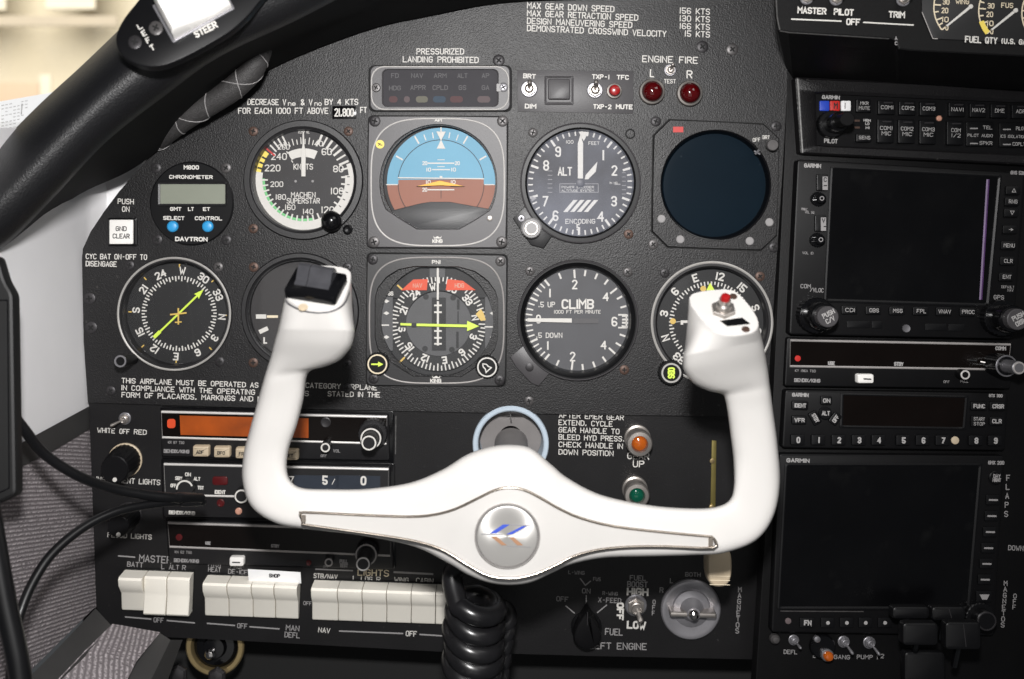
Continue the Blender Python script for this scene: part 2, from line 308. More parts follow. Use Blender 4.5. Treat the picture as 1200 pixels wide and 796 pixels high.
# ------------------------------------------------------------------ mesh builder
class MB:
    def __init__(s): s.v = []; s.f = []; s.m = []; s.mi = 0
    def add(s, vs, fs):
        b = len(s.v); s.v += [Vector(v) for v in vs]
        for f in fs: s.f.append(tuple(b + i for i in f)); s.m.append(s.mi)
    def rings(s, rings, closed=True, cap0=False, cap1=False):
        n = len(rings[0]); vs = [p for r in rings for p in r]; fs = []
        for k in range(len(rings) - 1):
            for i in range(n if closed else n - 1):
                j = (i + 1) % n
                fs.append((k * n + i, k * n + j, (k + 1) * n + j, (k + 1) * n + i))
        if cap0: fs.append(tuple(range(n))[::-1])
        if cap1: fs.append(tuple((len(rings) - 1) * n + i for i in range(n)))
        s.add(vs, fs)
    def prism(s, F, poly, z0, z1, bev=0.0, cap0=False, bev2=None):
        rs = [[F(x, y, z0) for x, y in poly]]
        if bev:
            rs.append([F(x, y, z1 - bev) for x, y in poly])
            ip = inset(poly, bev * 0.35); rs.append([F(x, y, z1 - bev * 0.3) for x, y in ip])
            ip = inset(poly, bev); rs.append([F(x, y, z1) for x, y in ip])
        else: rs.append([F(x, y, z1) for x, y in poly])
        s.rings(rs, True, cap0, True)
    def flat(s, F, poly, z): s.add([F(x, y, z) for x, y in poly], [tuple(range(len(poly)))])
    def box(s, F, x0, y0, x1, y1, z0, z1, r=0.0, bev=0.0): s.prism(F, rrect(x0, y0, x1, y1, r), z0, z1, bev)
    def lathe(s, F, cx, cy, prof, n=48, cap0=False, cap1=False, knurl=None):
        rs = []
        for r, z in prof:
            ring = []
            for i in range(n):
                a = 2 * math.pi * i / n
                rr = r * (1 - knurl) if (knurl and i % 2) else r
                ring.append(F(cx + rr * math.sin(a), cy - rr * math.cos(a), z))
            rs.append(ring)
        s.rings(rs, True, cap0, cap1)
    def disc(s, F, cx, cy, r, z, n=48): s.add([F(cx + r * math.sin(2 * math.pi * i / n), cy - r * math.cos(2 * math.pi * i / n), z) for i in range(n)], [tuple(range(n))])
    def arc(s, F, cx, cy, r0, r1, a0, a1, z, n=None):
        n = n or max(2, int(abs(a1 - a0) / 4)); v = []; f = []
        for i in range(n + 1):
            a = R(a0 + (a1 - a0) * i / n)
            for r in (r0, r1): v.append(F(cx + r * math.sin(a), cy - r * math.cos(a), z))
            if i: f.append((2 * i - 2, 2 * i - 1, 2 * i + 1, 2 * i))
        s.add(v, f)
    def tick(s, F, cx, cy, r0, r1, a, w, z): 
        a = R(a); u = (math.sin(a), -math.cos(a)); t = (math.cos(a), math.sin(a))
        s.flat(F, [(cx + u[0] * r0 - t[0] * w / 2, cy + u[1] * r0 - t[1] * w / 2), (cx + u[0] * r1 - t[0] * w / 2, cy + u[1] * r1 - t[1] * w / 2),
                   (cx + u[0] * r1 + t[0] * w / 2, cy + u[1] * r1 + t[1] * w / 2), (cx + u[0] * r0 + t[0] * w / 2, cy + u[1] * r0 + t[1] * w / 2)], z)
    def stroke(s, F, pts, w, z, closed=False, cap=True, h=0.0):
        n = len(pts)
        if n < 2: return
        P = [Vector((p[0], p[1])) for p in pts]; Lf = []; Rt = []
        for i in range(n):
            a = P[i] - P[i - 1] if (i or closed) else P[1] - P[0]
            b = P[(i + 1) % n] - P[i] if (i < n - 1 or closed) else P[i] - P[i - 1]
            if a.length < 1e-9: a = b
            if b.length < 1e-9: b = a
            a = a.normalized(); b = b.normalized(); t = (a + b)
            if t.length < 1e-4: t = a
            t = t.normalized(); nrm = Vector((-t.y, t.x)); k = max(0.45, t.dot(a))
            q = P[i].copy()
            if cap and not closed and i == 0: q = q - b * (w * 0.35)
            if cap and not closed and i == n - 1: q = q + a * (w * 0.35)
            Lf.append(q + nrm * (w / 2 / k)); Rt.append(q - nrm * (w / 2 / k))
        v = []; f = []
        for i in range(n): v += [F(Lf[i].x, Lf[i].y, z), F(Rt[i].x, Rt[i].y, z)]
        for i in range(n if closed else n - 1):
            j = (i + 1) % n; f.append((2 * i, 2 * i + 1, 2 * j + 1, 2 * j))
        s.add(v, f)
    def ridge(s, F, pts, w, z0, z1, closed=True):
        """a raised line of half-round section along a flat outline"""
        n = len(pts); P = [Vector((p[0], p[1])) for p in pts]; rs = []
        for i in range(n):
            t = (P[(i + 1) % n] - P[i - 1]).normalized() if closed or 0 < i < n - 1 else (P[min(i + 1, n - 1)] - P[max(i - 1, 0)]).normalized()
            nr = Vector((-t.y, t.x)); ring = []
            for k in range(5):
                a = math.pi * k / 4; q = P[i] + nr * (math.cos(a) * w / 2); ring.append(F(q.x, q.y, z0 + (z1 - z0) * math.sin(a)))
            rs.append(ring)
        if closed: rs.append(rs[0])
        s.rings(rs, closed=False)
    def text(s, F, txt, cx, cy, h, w=None, ang=0.0, sw=None, z=0.25, gap=1.7):
        lines = []; x = 0.0
        for i, c in enumerate(txt):
            g, gw = glyph(c)
            for pts, cl in g: lines.append(([(x + p[0], p[1]) for p in pts], cl))
            x += gw + gap
        sw = sw or h * 0.145; w = max(w - sw, 1) if w else w; h = h * 0.87
        tot = max(x - gap, 0.1); k = h / 6.0; kx = (w / tot) if w else k * 0.98
        c, sn = math.cos(R(ang)), math.sin(R(ang))
        for si, (pts, cl) in enumerate(lines):
            q = []
            for lx, ly in pts:
                X = (lx - tot / 2) * kx; Y = -(ly - 3) * k
                q.append((cx + X * c - Y * sn, cy + X * sn + Y * c))
            s.stroke(F, q, sw, z + 0.06 * (si % 4), cl)
    def text2(s, F, txt, x0, y0, x1, y1, h, sw=None, z=0.25):
        s.text(F, txt, (x0 + x1) / 2, (y0 + y1) / 2, h, math.hypot(x1 - x0, y1 - y0), math.degrees(math.atan2(y1 - y0, x1 - x0)), sw, z)
    def tube(s, pts, rad, n=12, closed=False, caps=True):
        P = [Vector(p) for p in pts]; N = len(P); rr = rad if isinstance(rad, (list, tuple)) else [rad] * N
        rs = []; up = None
        for i in range(N):
            t = ((P[(i + 1) % N] - P[i - 1]) if closed else (P[min(i + 1, N - 1)] - P[max(i - 1, 0)])).normalized()
            if up is None:
                up = Vector((0, 0, 1)) if abs(t.z) < 0.9 else Vector((1, 0, 0))
            up = (up - t * up.dot(t)).normalized(); sd = t.cross(up)
            rs.append([P[i] + (up * math.cos(2 * math.pi * k / n) + sd * math.sin(2 * math.pi * k / n)) * rr[i] for k in range(n)])
        if closed: rs.append(rs[0])
        s.rings(rs, True, caps and not closed, caps and not closed)
    def frame(s, F, outer, inner, prof, c=None):
        """loft between two star-shaped outlines; prof = [(t, z)], t 0 at the outer outline and 1 at the inner"""
        if c is None: c = (sum(p[0] for p in inner) / len(inner), sum(p[1] for p in inner) / len(inner))
        an = set(round(2 * math.pi * i / 120, 4) for i in range(120))
        for pl in (outer, inner):
            for p in pl: an.add(round(math.atan2(p[1] - c[1], p[0] - c[0]) % (2 * math.pi), 4))
        an = sorted(an)
        o = radial(outer, c, an); i_ = radial(inner, c, an)
        s.rings([[F(a[0] + (b[0] - a[0]) * t, a[1] + (b[1] - a[1]) * t, z) for a, b in zip(o, i_)] for t, z in prof])
    def build(s, name, mats, parent=None, smooth=28, org=None):
        me = bpy.data.meshes.new(name)
        org = org if org is not None else (Vector(parent['_o']) if parent is not None and '_o' in parent else Vector((0, 0, 0)))
        me.from_pydata([tuple(v - org) for v in s.v], [], s.f)
        for m in (mats if isinstance(mats, (list, tuple)) else [mats]): me.materials.append(MATS[m])
        me.polygons.foreach_set('material_index', s.m)
        bm = bmesh.new(); bm.from_mesh(me); bmesh.ops.remove_doubles(bm, verts=bm.verts, dist=1e-7); bmesh.ops.recalc_face_normals(bm, faces=bm.faces); bm.to_mesh(me); bm.free()
        if smooth:
            me.polygons.foreach_set('use_smooth', [True] * len(me.polygons)); me.set_sharp_from_angle(angle=R(smooth))
        me.update()
        o = bpy.data.objects.new(name, me); COL.objects.link(o)
        o['_o'] = tuple(org)
        if parent is not None: o.parent = parent
        else: o.location = org
        return o
def inset(poly, d):
    n = len(poly); out = []
    A = sum(poly[i][0] * poly[(i + 1) % n][1] - poly[(i + 1) % n][0] * poly[i][1] for i in range(n)); sg = 1 if A > 0 else -1
    for i in range(n):
        a = Vector(poly[i]) - Vector(poly[i - 1]); b = Vector(poly[(i + 1) % n]) - Vector(poly[i])
        if a.length < 1e-6: a = b
        if b.length < 1e-6: b = a
        a.normalize(); b.normalize(); na = Vector((-a.y, a.x)) * sg; nb = Vector((-b.y, b.x)) * sg
        m = na + nb; m = m.normalized() if m.length > 1e-6 else na
        p = Vector(poly[i]) + m * (d / max(0.4, m.dot(na))); out.append((p.x, p.y))
    return out
def rrect(x0, y0, x1, y1, r=0.0, n=5):
    if r <= 0: return [(x0, y0), (x1, y0), (x1, y1), (x0, y1)]
    out = []
    for cx, cy, a0 in ((x1 - r, y0 + r, -90), (x1 - r, y1 - r, 0), (x0 + r, y1 - r, 90), (x0 + r, y0 + r, 180)):
        for i in range(n + 1):
            a = R(a0 + 90 * i / n); out.append((cx + r * math.cos(a), cy + r * math.sin(a)))
    return out
def rquad(q, r, n=4):
    """quadrilateral (any corners) with rounded corners"""
    out = []; k = len(q)
    for i in range(k):
        p = Vector(q[i]); a = (Vector(q[i - 1]) - p); b = (Vector(q[(i + 1) % k]) - p); a = a.normalized() * r; b = b.normalized() * r
        for j in range(n + 1):
            t = j / n; v = (p + a) * (1 - t) ** 2 + p * 2 * t * (1 - t) + (p + b) * t ** 2; out.append((v.x, v.y))
    return out
def circ(cx, cy, r, n=64): return [(cx + r * math.sin(2 * math.pi * i / n), cy - r * math.cos(2 * math.pi * i / n)) for i in range(n)]
def squircle(x0, y0, x1, y1, e=4.0, n=80):
    cx, cy, a, b = (x0 + x1) / 2, (y0 + y1) / 2, (x1 - x0) / 2, (y1 - y0) / 2; out = []
    for i in range(n):
        t = 2 * math.pi * i / n; c, s_ = math.cos(t), math.sin(t)
        out.append((cx + a * math.copysign(abs(c) ** (2 / e), c), cy + b * math.copysign(abs(s_) ** (2 / e), s_)))
    return out
def radial(poly, c, angles):
    out = []; n = len(poly)
    for a in angles:
        d = (math.cos(a), math.sin(a)); best = None
        for i in range(n):
            p, q = poly[i], poly[(i + 1) % n]
            ex, ey = q[0] - p[0], q[1] - p[1]; den = d[0] * ey - d[1] * ex
            if abs(den) < 1e-12: continue
            wx, wy = p[0] - c[0], p[1] - c[1]
            t = (wx * ey - wy * ex) / den; u = (wx * d[1] - wy * d[0]) / den
            if t > 0 and -1e-6 <= u <= 1 + 1e-6 and (best is None or t < best): best = t
        best = best or 1.0
        out.append((c[0] + d[0] * best, c[1] + d[1] * best))
    return out
def pol(r, a): return (r * math.sin(R(a)), -r * math.cos(R(a)))
def crom(pts, n):
    """Catmull-Rom through tuples"""
    out = []; N = len(pts)
    for i in range(N - 1):
        p0, p1, p2, p3 = (np.array(pts[max(i - 1, 0)], float), np.array(pts[i], float), np.array(pts[i + 1], float), np.array(pts[min(i + 2, N - 1)], float))
        for k in range(n):
            t = k / n; out.append(tuple(0.5 * (2 * p1 + (p2 - p0) * t + (2 * p0 - 5 * p1 + 4 * p2 - p3) * t * t + (3 * p1 - p0 - 3 * p2 + p3) * t ** 3)))
    out.append(tuple(map(float, pts[-1]))); return out

def tag(o, label, cat, group=None, kind=None):
    o['label'] = label
    if cat: o['category'] = cat
    if group: o['group'] = group
    if kind: o['kind'] = kind
    return o
def thing(name, label, cat, loc, group=None):
    o = bpy.data.objects.new(name, None); COL.objects.link(o); o.location = loc; o['_o'] = tuple(loc); o.empty_display_size = 0.01
    return tag(o, label, cat, group)
def quick(name, m, parent, fn, smooth=28):
    mb = MB(); fn(mb); return mb.build(name, m, parent, smooth)
def screw(parent, F, cx, cy, r=5.6, m='screw_grey', z=0.0, ang=20, name='screw'):
    mb = MB()
    mb.lathe(F, cx, cy, [(r, z), (r, z + 0.9), (r * 0.82, z + 1.5), (r * 0.4, z + 1.7)], 20, cap1=True)
    mb.mi = 1
    for a in (ang, ang + 90): 
        u = pol(r * 0.52, a); t = pol(r * 0.13, a + 90)
        mb.flat(F, [(cx + u[0] + t[0], cy + u[1] + t[1]), (cx - u[0] + t[0], cy - u[1] + t[1]), (cx - u[0] - t[0], cy - u[1] - t[1]), (cx + u[0] - t[0], cy + u[1] - t[1])], z + 1.95 + (0.06 if a != ang else 0))
    return mb.build(name, [m, 'void_black'], parent)
def lettering(parent, m, items, F=None, name='lettering', z=0.25, label=None):
    """items: (text, x0, y0, x1, y1, h[, stroke])  centre line from its left to its right end"""
    mb = MB()
    for it in items: mb.text2(F, it[0], it[1], it[2], it[3], it[4], it[5], it[6] if len(it) > 6 else None, z)
    o = mb.build(name, m, parent, 0)
    if label: o['label'] = label
    return o
def knob(parent, F, cx, cy, steps, m='satin_black', name='knob', knurl=None, n=40, ring=None):
    """steps: [(r, z0, z1)] stacked cylinders; ring: material of a light line round the top of the last"""
    mb = MB(); prof = []
    for r, z0, z1 in steps: prof += [(r, z0), (r, z1 - 0.8), (r - 0.9, z1)]
    mb.lathe(F, cx, cy, prof, n, cap1=True, knurl=knurl)
    o = mb.build(name, m, parent)
    if ring:
        r, z = steps[-1][0], steps[-1][2]; mb = MB(); mb.lathe(F, cx, cy, [(r - 0.6, z + 0.15), (r - 0.9, z + 0.4), (r - 2.2, z + 0.4), (r - 2.4, z + 0.15)], 40); mb.build('index_ring', ring, o)
    return o
def hexnut(mb, F, cx, cy, r, z0, z1): mb.lathe(F, cx, cy, [(r, z0), (r, z1 - 0.6), (r * 0.9, z1)], 6, cap1=True)
def toggle(name, label, F, lever, size=1.0, group=None, cat='switch', m='nickel'):
    t = thing(name, label, cat, F.o, group); k = size
    mb = MB(); mb.lathe(F, 0, 0, [(10 * k, 0), (10 * k, 1.5 * k), (9 * k, 2.2 * k)], 36, cap1=True); mb.build('washer', 'steel', t)
    mb = MB(); hexnut(mb, F, 0, 0, 8.3 * k, 2.2 * k, 6 * k); mb.build('nut', m, t)
    mb = MB(); mb.lathe(F, 0, 0, [(5.6 * k, 6 * k), (5.6 * k, 9.5 * k), (4.6 * k, 10 * k), (3.2 * k, 9 * k)], 28, cap1=True); mb.build('bushing', m, t)
    a, b = F(0, 0, 8 * k), F(lever[0], lever[1], lever[2]); mb = MB()
    ts = [0, 0.3, 0.6, 0.8, 0.92, 1.0]; rs = [1.6, 1.9, 2.4, 2.9, 2.6, 1.2]
    mb.tube([a.lerp(b, q) for q in ts], [r * k * S for r in rs], 12); mb.build('lever', m, t)
    return t
def lampjewel(name, label, F, r, lens, group=None, h=9, tip=None):
    t = thing(name, label, 'indicator light', F.o, group)
    mb = MB(); mb.lathe(F, 0, 0, [(r * 1.28, 0), (r * 1.28, h * 0.5), (r * 1.2, h * 0.8), (r * 1.02, h * 0.9), (r, h * 0.6)], 40); mb.build('collar', 'nickel', t)
    mb = MB(); mb.lathe(F, 0, 0, [(r, h * 0.5), (r * 0.99, h), (r * 0.9, h + r * 0.35), (r * 0.7, h + r * 0.62), (r * 0.4, h + r * 0.78), (r * 0.12, h + r * 0.83)], 40, cap1=True); mb.build('lens', lens, t)
    return t

# ------------------------------------------------------------------ sheets with holes
def sheet(F, outline, holes, z0, z1):
    cu = bpy.data.curves.new('tmp', 'CURVE'); cu.dimensions = '2D'; cu.fill_mode = 'BOTH'
    for lp in [outline] + holes:
        sp = cu.splines.new('POLY'); sp.points.add(len(lp) - 1); sp.use_cyclic_u = True
        for p, q in zip(sp.points, lp): p.co = (q[0] / 100, -q[1] / 100, 0, 1)
    ob = bpy.data.objects.new('tmp', cu); COL.objects.link(ob)
    dg = bpy.context.evaluated_depsgraph_get(); me = bpy.data.meshes.new_from_object(ob.evaluated_get(dg))
    mb = MB(); mb.add([F(v.co.x * 100, -v.co.y * 100, z1) for v in me.vertices], [tuple(p.vertices) for p in me.polygons])
    for lp in [outline] + holes: mb.rings([[F(x, y, z0) for x, y in lp], [F(x, y, z1) for x, y in lp]])
    bpy.data.objects.remove(ob); bpy.data.meshes.remove(me)
    return mb

# ================================================================== SETTING
PH = front(-3.4)
mb = MB(); mb.prism(PH, [(-420, -420), (520, -420), (520, 420), (-420, 420)], -8, 0); 
o = mb.build('hangar_wall', 'hangar_cream'); tag(o, 'cream hangar wall far behind the windshield', None, kind='structure')
PH2 = front(-3.2)
mb = MB(); mb.box(PH2, -420, 19, 138, 31, -6, 10, bev=2); o = mb.build('roof_beam', 'hangar_beam'); tag(o, 'blurred grey brown beam running across the cream hangar wall', 'beam')
mb = MB(); mb.box(PH2, -300, 97, 46, 124, -6, 10, bev=2); o = mb.build('wall_rail', 'hangar_brown'); tag(o, 'blurred tan band low on the hangar wall above the white papers', 'rail')
mb = MB(); mb.box(PH2, 47, 88, 60, 124, -6, 8, bev=2); o = mb.build('wall_post', 'hangar_pale'); tag(o, 'short pale post beside the tan band on the hangar wall', 'post')
mb = MB(); mb.box(PH2, 54, -60, 112, 11, -6, 10, bev=2); o = mb.build('wall_panel', 'hangar_pale'); tag(o, 'blurred pale panel on the hangar wall above the beam', 'wall panel')
mb = MB(); mb.box(PH2, -60, -60, 7, 12, -6, 10, bev=2); o = mb.build('wall_box', 'hangar_pale'); tag(o, 'blurred pale box at the top left corner of the hangar wall', 'box')
# papers on the dash outside of the pad
PP = front(-0.09)
t = thing('paper_sheet', 'white printed sheets lying on the dash beyond the black pad', 'paper', PP(20, 150))
mb = MB(); mb.prism(PP, [(-60, 132), (0, 119), (52, 110), (120, 96), (170, 120), (60, 300), (-60, 300)], -1, 0); mb.build('sheet', 'paper', t)
mb = MB()
for i in range(7):
    for j in range(9):
        if random.random() < 0.65: mb.stroke(PP, [(2 + i * 4.6, 124 + j * 4 - i * 0.9), (2 + i * 4.6 + 2.6, 123.5 + j * 4 - i * 0.9)], 0.6, 0.3)
mb.stroke(PP, [(26, 122), (25, 134)], 1.0, 0.3)
mb.build('print_lines', 'print_grey', t, 0)
# windshield
PWS = Plane((-0.3, 0.12, 0.25), (0, -1, 0.35))
mb = MB(); mb.flat(PWS, [(-160, -200), (420, -200), (420, 330), (-160, 330)], 0)
o = mb.build('windshield', 'windshield_glass', None, 0); tag(o, 'slightly dusty windshield pane above the black leather pad', 'windshield')

# left cabin side: a wall running towards the viewer along x = -0.285
def wall_d(px, py=0):
    f = D * (1 - (0.2905 + 0.009 * min(1, max(0, (py - 470) / 250))) / ((600 - min(px, 300)) * S)); b = 0.03 + 0.05 * min(1, max(0, (py - 440) / 120)); q = (f + b) / 0.012
    return -b + 0.012 * (q if q > 30 else math.log1p(math.exp(q))) if q > -30 else -b
def FWL(x, y, z=0.0): return W(x, y, wall_d(x, y)) + Vector((z * S, 0, 0))
def wallsheet(mb, top, bot, xs, ny=10, z=0.0):
    rs = []
    for x in xs:
        y0, y1 = np.interp(x, *zip(*top)), np.interp(x, *zip(*bot)); rs.append([FWL(x, y0 + (y1 - y0) * k / ny, z) for k in range(ny + 1)])
    mb.rings(rs, closed=False)
xs = [-70, -45, -20, 0, 20, 40, 60, 75, 90, 100, 108, 125, 145, 170, 190]
mb = MB(); wallsheet(mb, [(-70, 150), (190, 150)], [(-70, 552), (20, 526), (100, 484), (190, 470)], xs, 24)
o = mb.build('cabin_sidewall', 'trim_white'); tag(o, 'off white moulded cabin side panel left of the instrument panel', None, kind='structure')
mb = MB(); wallsheet(mb, [(-70, 548), (20, 520), (100, 477), (125, 470)], [(-70, 580), (20, 548), (60, 528), (100, 504), (125, 495)], xs[:12], 2, 3.0)
o = mb.build('sidewall_trim_strip', 'trim_strip'); tag(o, 'dark grey trim strip between the white side panel and the ribbed wall carpet', 'trim strip')
mb = MB(); wallsheet(mb, [(-70, 576), (20, 544), (100, 498), (150, 480)], [(-70, 960), (20, 800), (110, 712), (150, 690)], xs[:13], 12, 1.0)
o = mb.build('carpet_wall', 'carpet_wall'); tag(o, 'ribbed grey carpet covering the lower cabin side', None, kind='structure')
mb = MB()
PB = [(16, 812, 0.11), (60, 768, 0.062), (112, 713, 0.004), (132, 735, 0.002), (100, 764, 0.05), (52, 815, 0.10)]
mb.add([W(*p) for p in PB] + [W(p[0], p[1] + 6, p[2]) for p in PB], [tuple(range(6)), tuple(range(6, 12))[::-1]] + [(i, (i + 1) % 6, 6 + (i + 1) % 6, 6 + i) for i in range(6)])
o = mb.build('floor_trim_strip', 'trim_strip', None, 20); tag(o, 'dark grey strip along the foot of the carpeted side', 'trim strip')
mb = MB(); mb.rings([[W(132, 731, 0.0), W(188, 741, -0.004)], [W(100, 762, 0.045), W(160, 775, 0.035)], [W(50, 815, 0.10), W(130, 835, 0.08)]], closed=False)
o = mb.build('floor_carpet', 'carpet_floor'); tag(o, 'ribbed grey carpet on the floor below the side panel', None, kind='structure')
mb = MB(); mb.rings([[W(186, 741, -0.004), W(200, 750, -0.004)], [W(140, 800, 0.05), W(168, 815, 0.05)]], closed=False); mb.rings([[W(200, 750, -0.004), W(214, 750, -0.02)], [W(168, 815, 0.05), W(190, 815, 0.02)]], closed=False)
o = mb.build('floor_kick_strip', 'trim_strip'); tag(o, 'narrow grey strip bordering the floor carpet beside the dark footwell', 'trim strip')
# flat backing behind everything, its black standing in for the footwell's shade
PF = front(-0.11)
mb = MB(); mb.flat(PF, [(150, 200), (1500, 30), (1500, 1100), (60, 1100)], 0); o = mb.build('footwell_shade_backing', 'void_black', None, 0); tag(o, 'flat black backing standing in for the shade under and behind the instrument panel', None, kind='structure')
mb = MB(); mb.tube([W(178, 755, -0.03), W(172, 775, -0.02), W(176, 800, -0.02)], 5 * S, 10)
o = mb.build('floor_hose', 'pink_tan'); tag(o, 'thin tan hose half hidden in the dark footwell beside the brass ring knob', 'hose')

# ================================================================== MAIN PANEL
outline = [(96, 303), (97, 292), (106, 272), (122, 248), (140, 224), (165, 196), (200, 150), (300, 55), (400, 5), (480, -45), (925, -45), (922, 120), (920, 300), (918, 489), (600, 484.5), (300, 478), (103, 472), (98, 400)]
holes = [circ(356, 211, 60), circ(352, 365, 60), circ(205.5, 367.5, 64), circ(680, 214, 64), circ(677, 375, 63), circ(833.5, 377.5, 66), circ(838, 217, 63),
         circ(514.5, 213, 66), circ(512, 376, 66)]
mb = sheet(PM, outline, holes, -9, 0)
panel = mb.build('instrument_panel', 'panel_paint', None, 30); tag(panel, 'black wrinkle finish main instrument panel with round gauges set in it', 'instrument panel')
panel['_o'] = (0, 0, 0)
lettering(panel, 'print_white', [('MAX GEAR DOWN SPEED', 617.5, 6.5, 720, 11, 7.4), ('MAX GEAR RETRACTION SPEED', 617.5, 15.5, 748, 21, 7.4), ('DESIGN MANEUVERING SPEED', 617.5, 24.5, 741, 29.5, 7.4), ('DEMONSTRATED CROSSWIND VELOCITY', 617.5, 33, 781, 40, 7.4),
    ('156 KTS', 796, 12.5, 832, 14, 7.2), ('130 KTS', 796, 21.5, 832, 23, 7.2), ('166 KTS', 796, 30.5, 832, 32, 7.2), ('15 KTS', 802, 39.3, 832, 40.8, 7.2)], PM, 'speed_placard', label='white lettering listing gear and maneuvering speeds')
lettering(panel, 'print_white', [('PRESSURIZED', 488, 60.5, 544, 60.5, 7.2), ('LANDING PROHIBITED', 472, 69.5, 561, 70.5, 7.2)], PM, 'landing_placard', label='white lettering PRESSURIZED LANDING PROHIBITED')
lettering(panel, 'print_white', [('DECREASE V', 290, 119.5, 335.5, 120, 7.2), ('ne', 337.5, 121.3, 346.5, 121.4, 5.6), ('& V', 352.5, 120, 366.5, 120, 7.2), ('no', 368.5, 121.3, 377, 121.3, 5.6), ('BY 4 KTS', 380.5, 119.6, 420, 119.6, 7.2),
    ('FOR EACH 1000 FT ABOVE', 279, 130, 385, 130, 7.2), ('FT', 422, 129, 430, 129, 7)], PM, 'speed_note', label='white lettering DECREASE Vne & Vno BY 4 KTS FOR EACH 1000 FT ABOVE')
lettering(panel, 'print_white', [('ENGINE FIRE', 752.5, 69, 818, 71, 8)], PM, 'fire_heading')
lettering(panel, 'print_white', [('L', 761.5, 85.8, 767, 86, 9.5), ('R', 804.5, 87.3, 811.5, 87.5, 9.5), ('TEST', 778, 95.3, 792, 95.5, 5)], PM, 'fire_lettering')
lettering(panel, 'print_white', [('PUSH', 138, 236, 157, 236.5, 6.4), ('ON', 143, 245, 152, 245.3, 6.4), ('CYC BAT ON-OFF TO', 100.5, 300.5, 172.5, 301.5, 6.4), ('DISENGAGE', 100.5, 309, 137, 309.7, 6.4)], PM, 'switch_lettering')
lettering(panel, 'print_white', [('THIS AIRPLANE MUST BE OPERATED AS', 142.5, 446, 303, 451.5, 6.2), ('A NORMAL', 309, 451.8, 352, 453, 6.2), ('CATEGORY AIRPLANE', 358, 451.5, 442, 454.5, 6.2),
    ('IN COMPLIANCE WITH THE OPERATING', 142.5, 454.3, 299, 459.8, 6.2), ('LIMITATIONS', 309, 459.6, 362, 461.3, 6.2), ('STATED IN THE', 384, 461.5, 445.5, 462.8, 6.2), ('FORM OF PLACARDS, MARKINGS AND MANUALS', 142.5, 462.6, 340, 469, 6.2)], PM, 'operating_placard', label='three lines of white lettering on how the airplane must be operated')
for x, y, m in ((823, 55, 'screw_dark'), (858, 58, 'screw_grey'), (785, 441, 'screw_dark'), (620, 470, 'screw_grey'), (105, 350, 'screw_dark'), (107, 384, 'screw_dark'), (130, 458, 'screw_dark'), (407, 455, 'screw_dark')):
    screw(panel, PM, x, y, 7 if x in (823, 858, 105, 107) else 5.5, m, ang=random.uniform(0, 90))

# number plate 21,800
F = Loc(PM, 403.5, 132, 0)
t = thing('number_plate', 'small black plate reading 21,800 above the airspeed dial', 'plate', F.o)
quick('plate', 'gloss_black', t, lambda b: b.box(F, -14, -7.5, 14, 7.5, 0, 1, 0.5, 0.2)); lettering(t, 'print_white', [('21,800', -11.5, 0, 11.5, 0, 9.6, 1.5)], F, 'digits', 1.2)

PD = onpanel(-0.0065)     # dial faces sit this far behind the panel face
def instrument(name, label, cat, cx, cy, r_out, r_in, dial, bezel='bezel_black', lip=None, screws=(), smat='screw_grey', h=5.0, glassm='glass_clear', ring=None, steps=None):
    F = Loc(PM, cx, cy); t = thing(name, label, cat, F.o)
    mb = MB(); w = r_out - r_in
    prof = steps or [(r_out, 0), (r_out, h * 0.6), (r_out - 1.2, h), (r_in + w * 0.30, h), (r_in + w * 0.2, h - 1.5), (r_in, h - 2.5), (r_in - 0.5, -11.5)]
    mb.lathe(F, 0, 0, prof, 96); mb.build('bezel', bezel, t)
    if ring:
        m, ra, rb = ring; z = h + 0.4; mb = MB(); mb.lathe(F, 0, 0, [(ra, h - 1.5), (ra, z), ((ra + rb) / 2, z + 0.7), (rb, z), (rb, h - 2.5)], 96); mb.build('bezel_ring', m, t)
    c = PM(cx, cy, -11); dx = 600 + (c.x / S) * D / (D + c.y); dy = 398 - (c.z / S) * D / (D + c.y)
    Fd = Loc(PD, dx, dy)
    mb = MB(); mb.disc(Fd, 0, 0, r_in + 4, 0, 96); mb.build('dial', dial, t)
    mb = MB(); mb.disc(F, 0, 0, r_in + 0.6, h - 3.0, 96); mb.build('glass', glassm, t, 0)
    for i, sc in enumerate(screws): screw(t, Loc(PM, sc[0], sc[1]), 0, 0, 5.6, sc[2] if len(sc) > 2 else smat, ang=(i * 37 + 15) % 90)
    A = Loc(PD, cx, cy)      # dial frame in which apparent picture offsets from the centre hold
    return t, F, A
def ticks(t, A, m, lst, name='dial_marks', z=0.4):
    mb = MB()
    for a, r0, r1, w in lst: mb.tick(A, 0, 0, r0, r1, a, w, z)
    return mb.build(name, m, t, 0)
def numerals(t, A, m, lst, cx, cy, name='numerals', z=0.45):
    mb = MB()
    for it in lst:
        s, x, y, h = it[:4]; mb.text(A, s, x - cx, y - cy, h, it[4] if len(it) > 4 and it[4] else None, it[6] if len(it) > 6 else 0, it[5] if len(it) > 5 else None, z)
    return mb.build(name, m, t, 0)

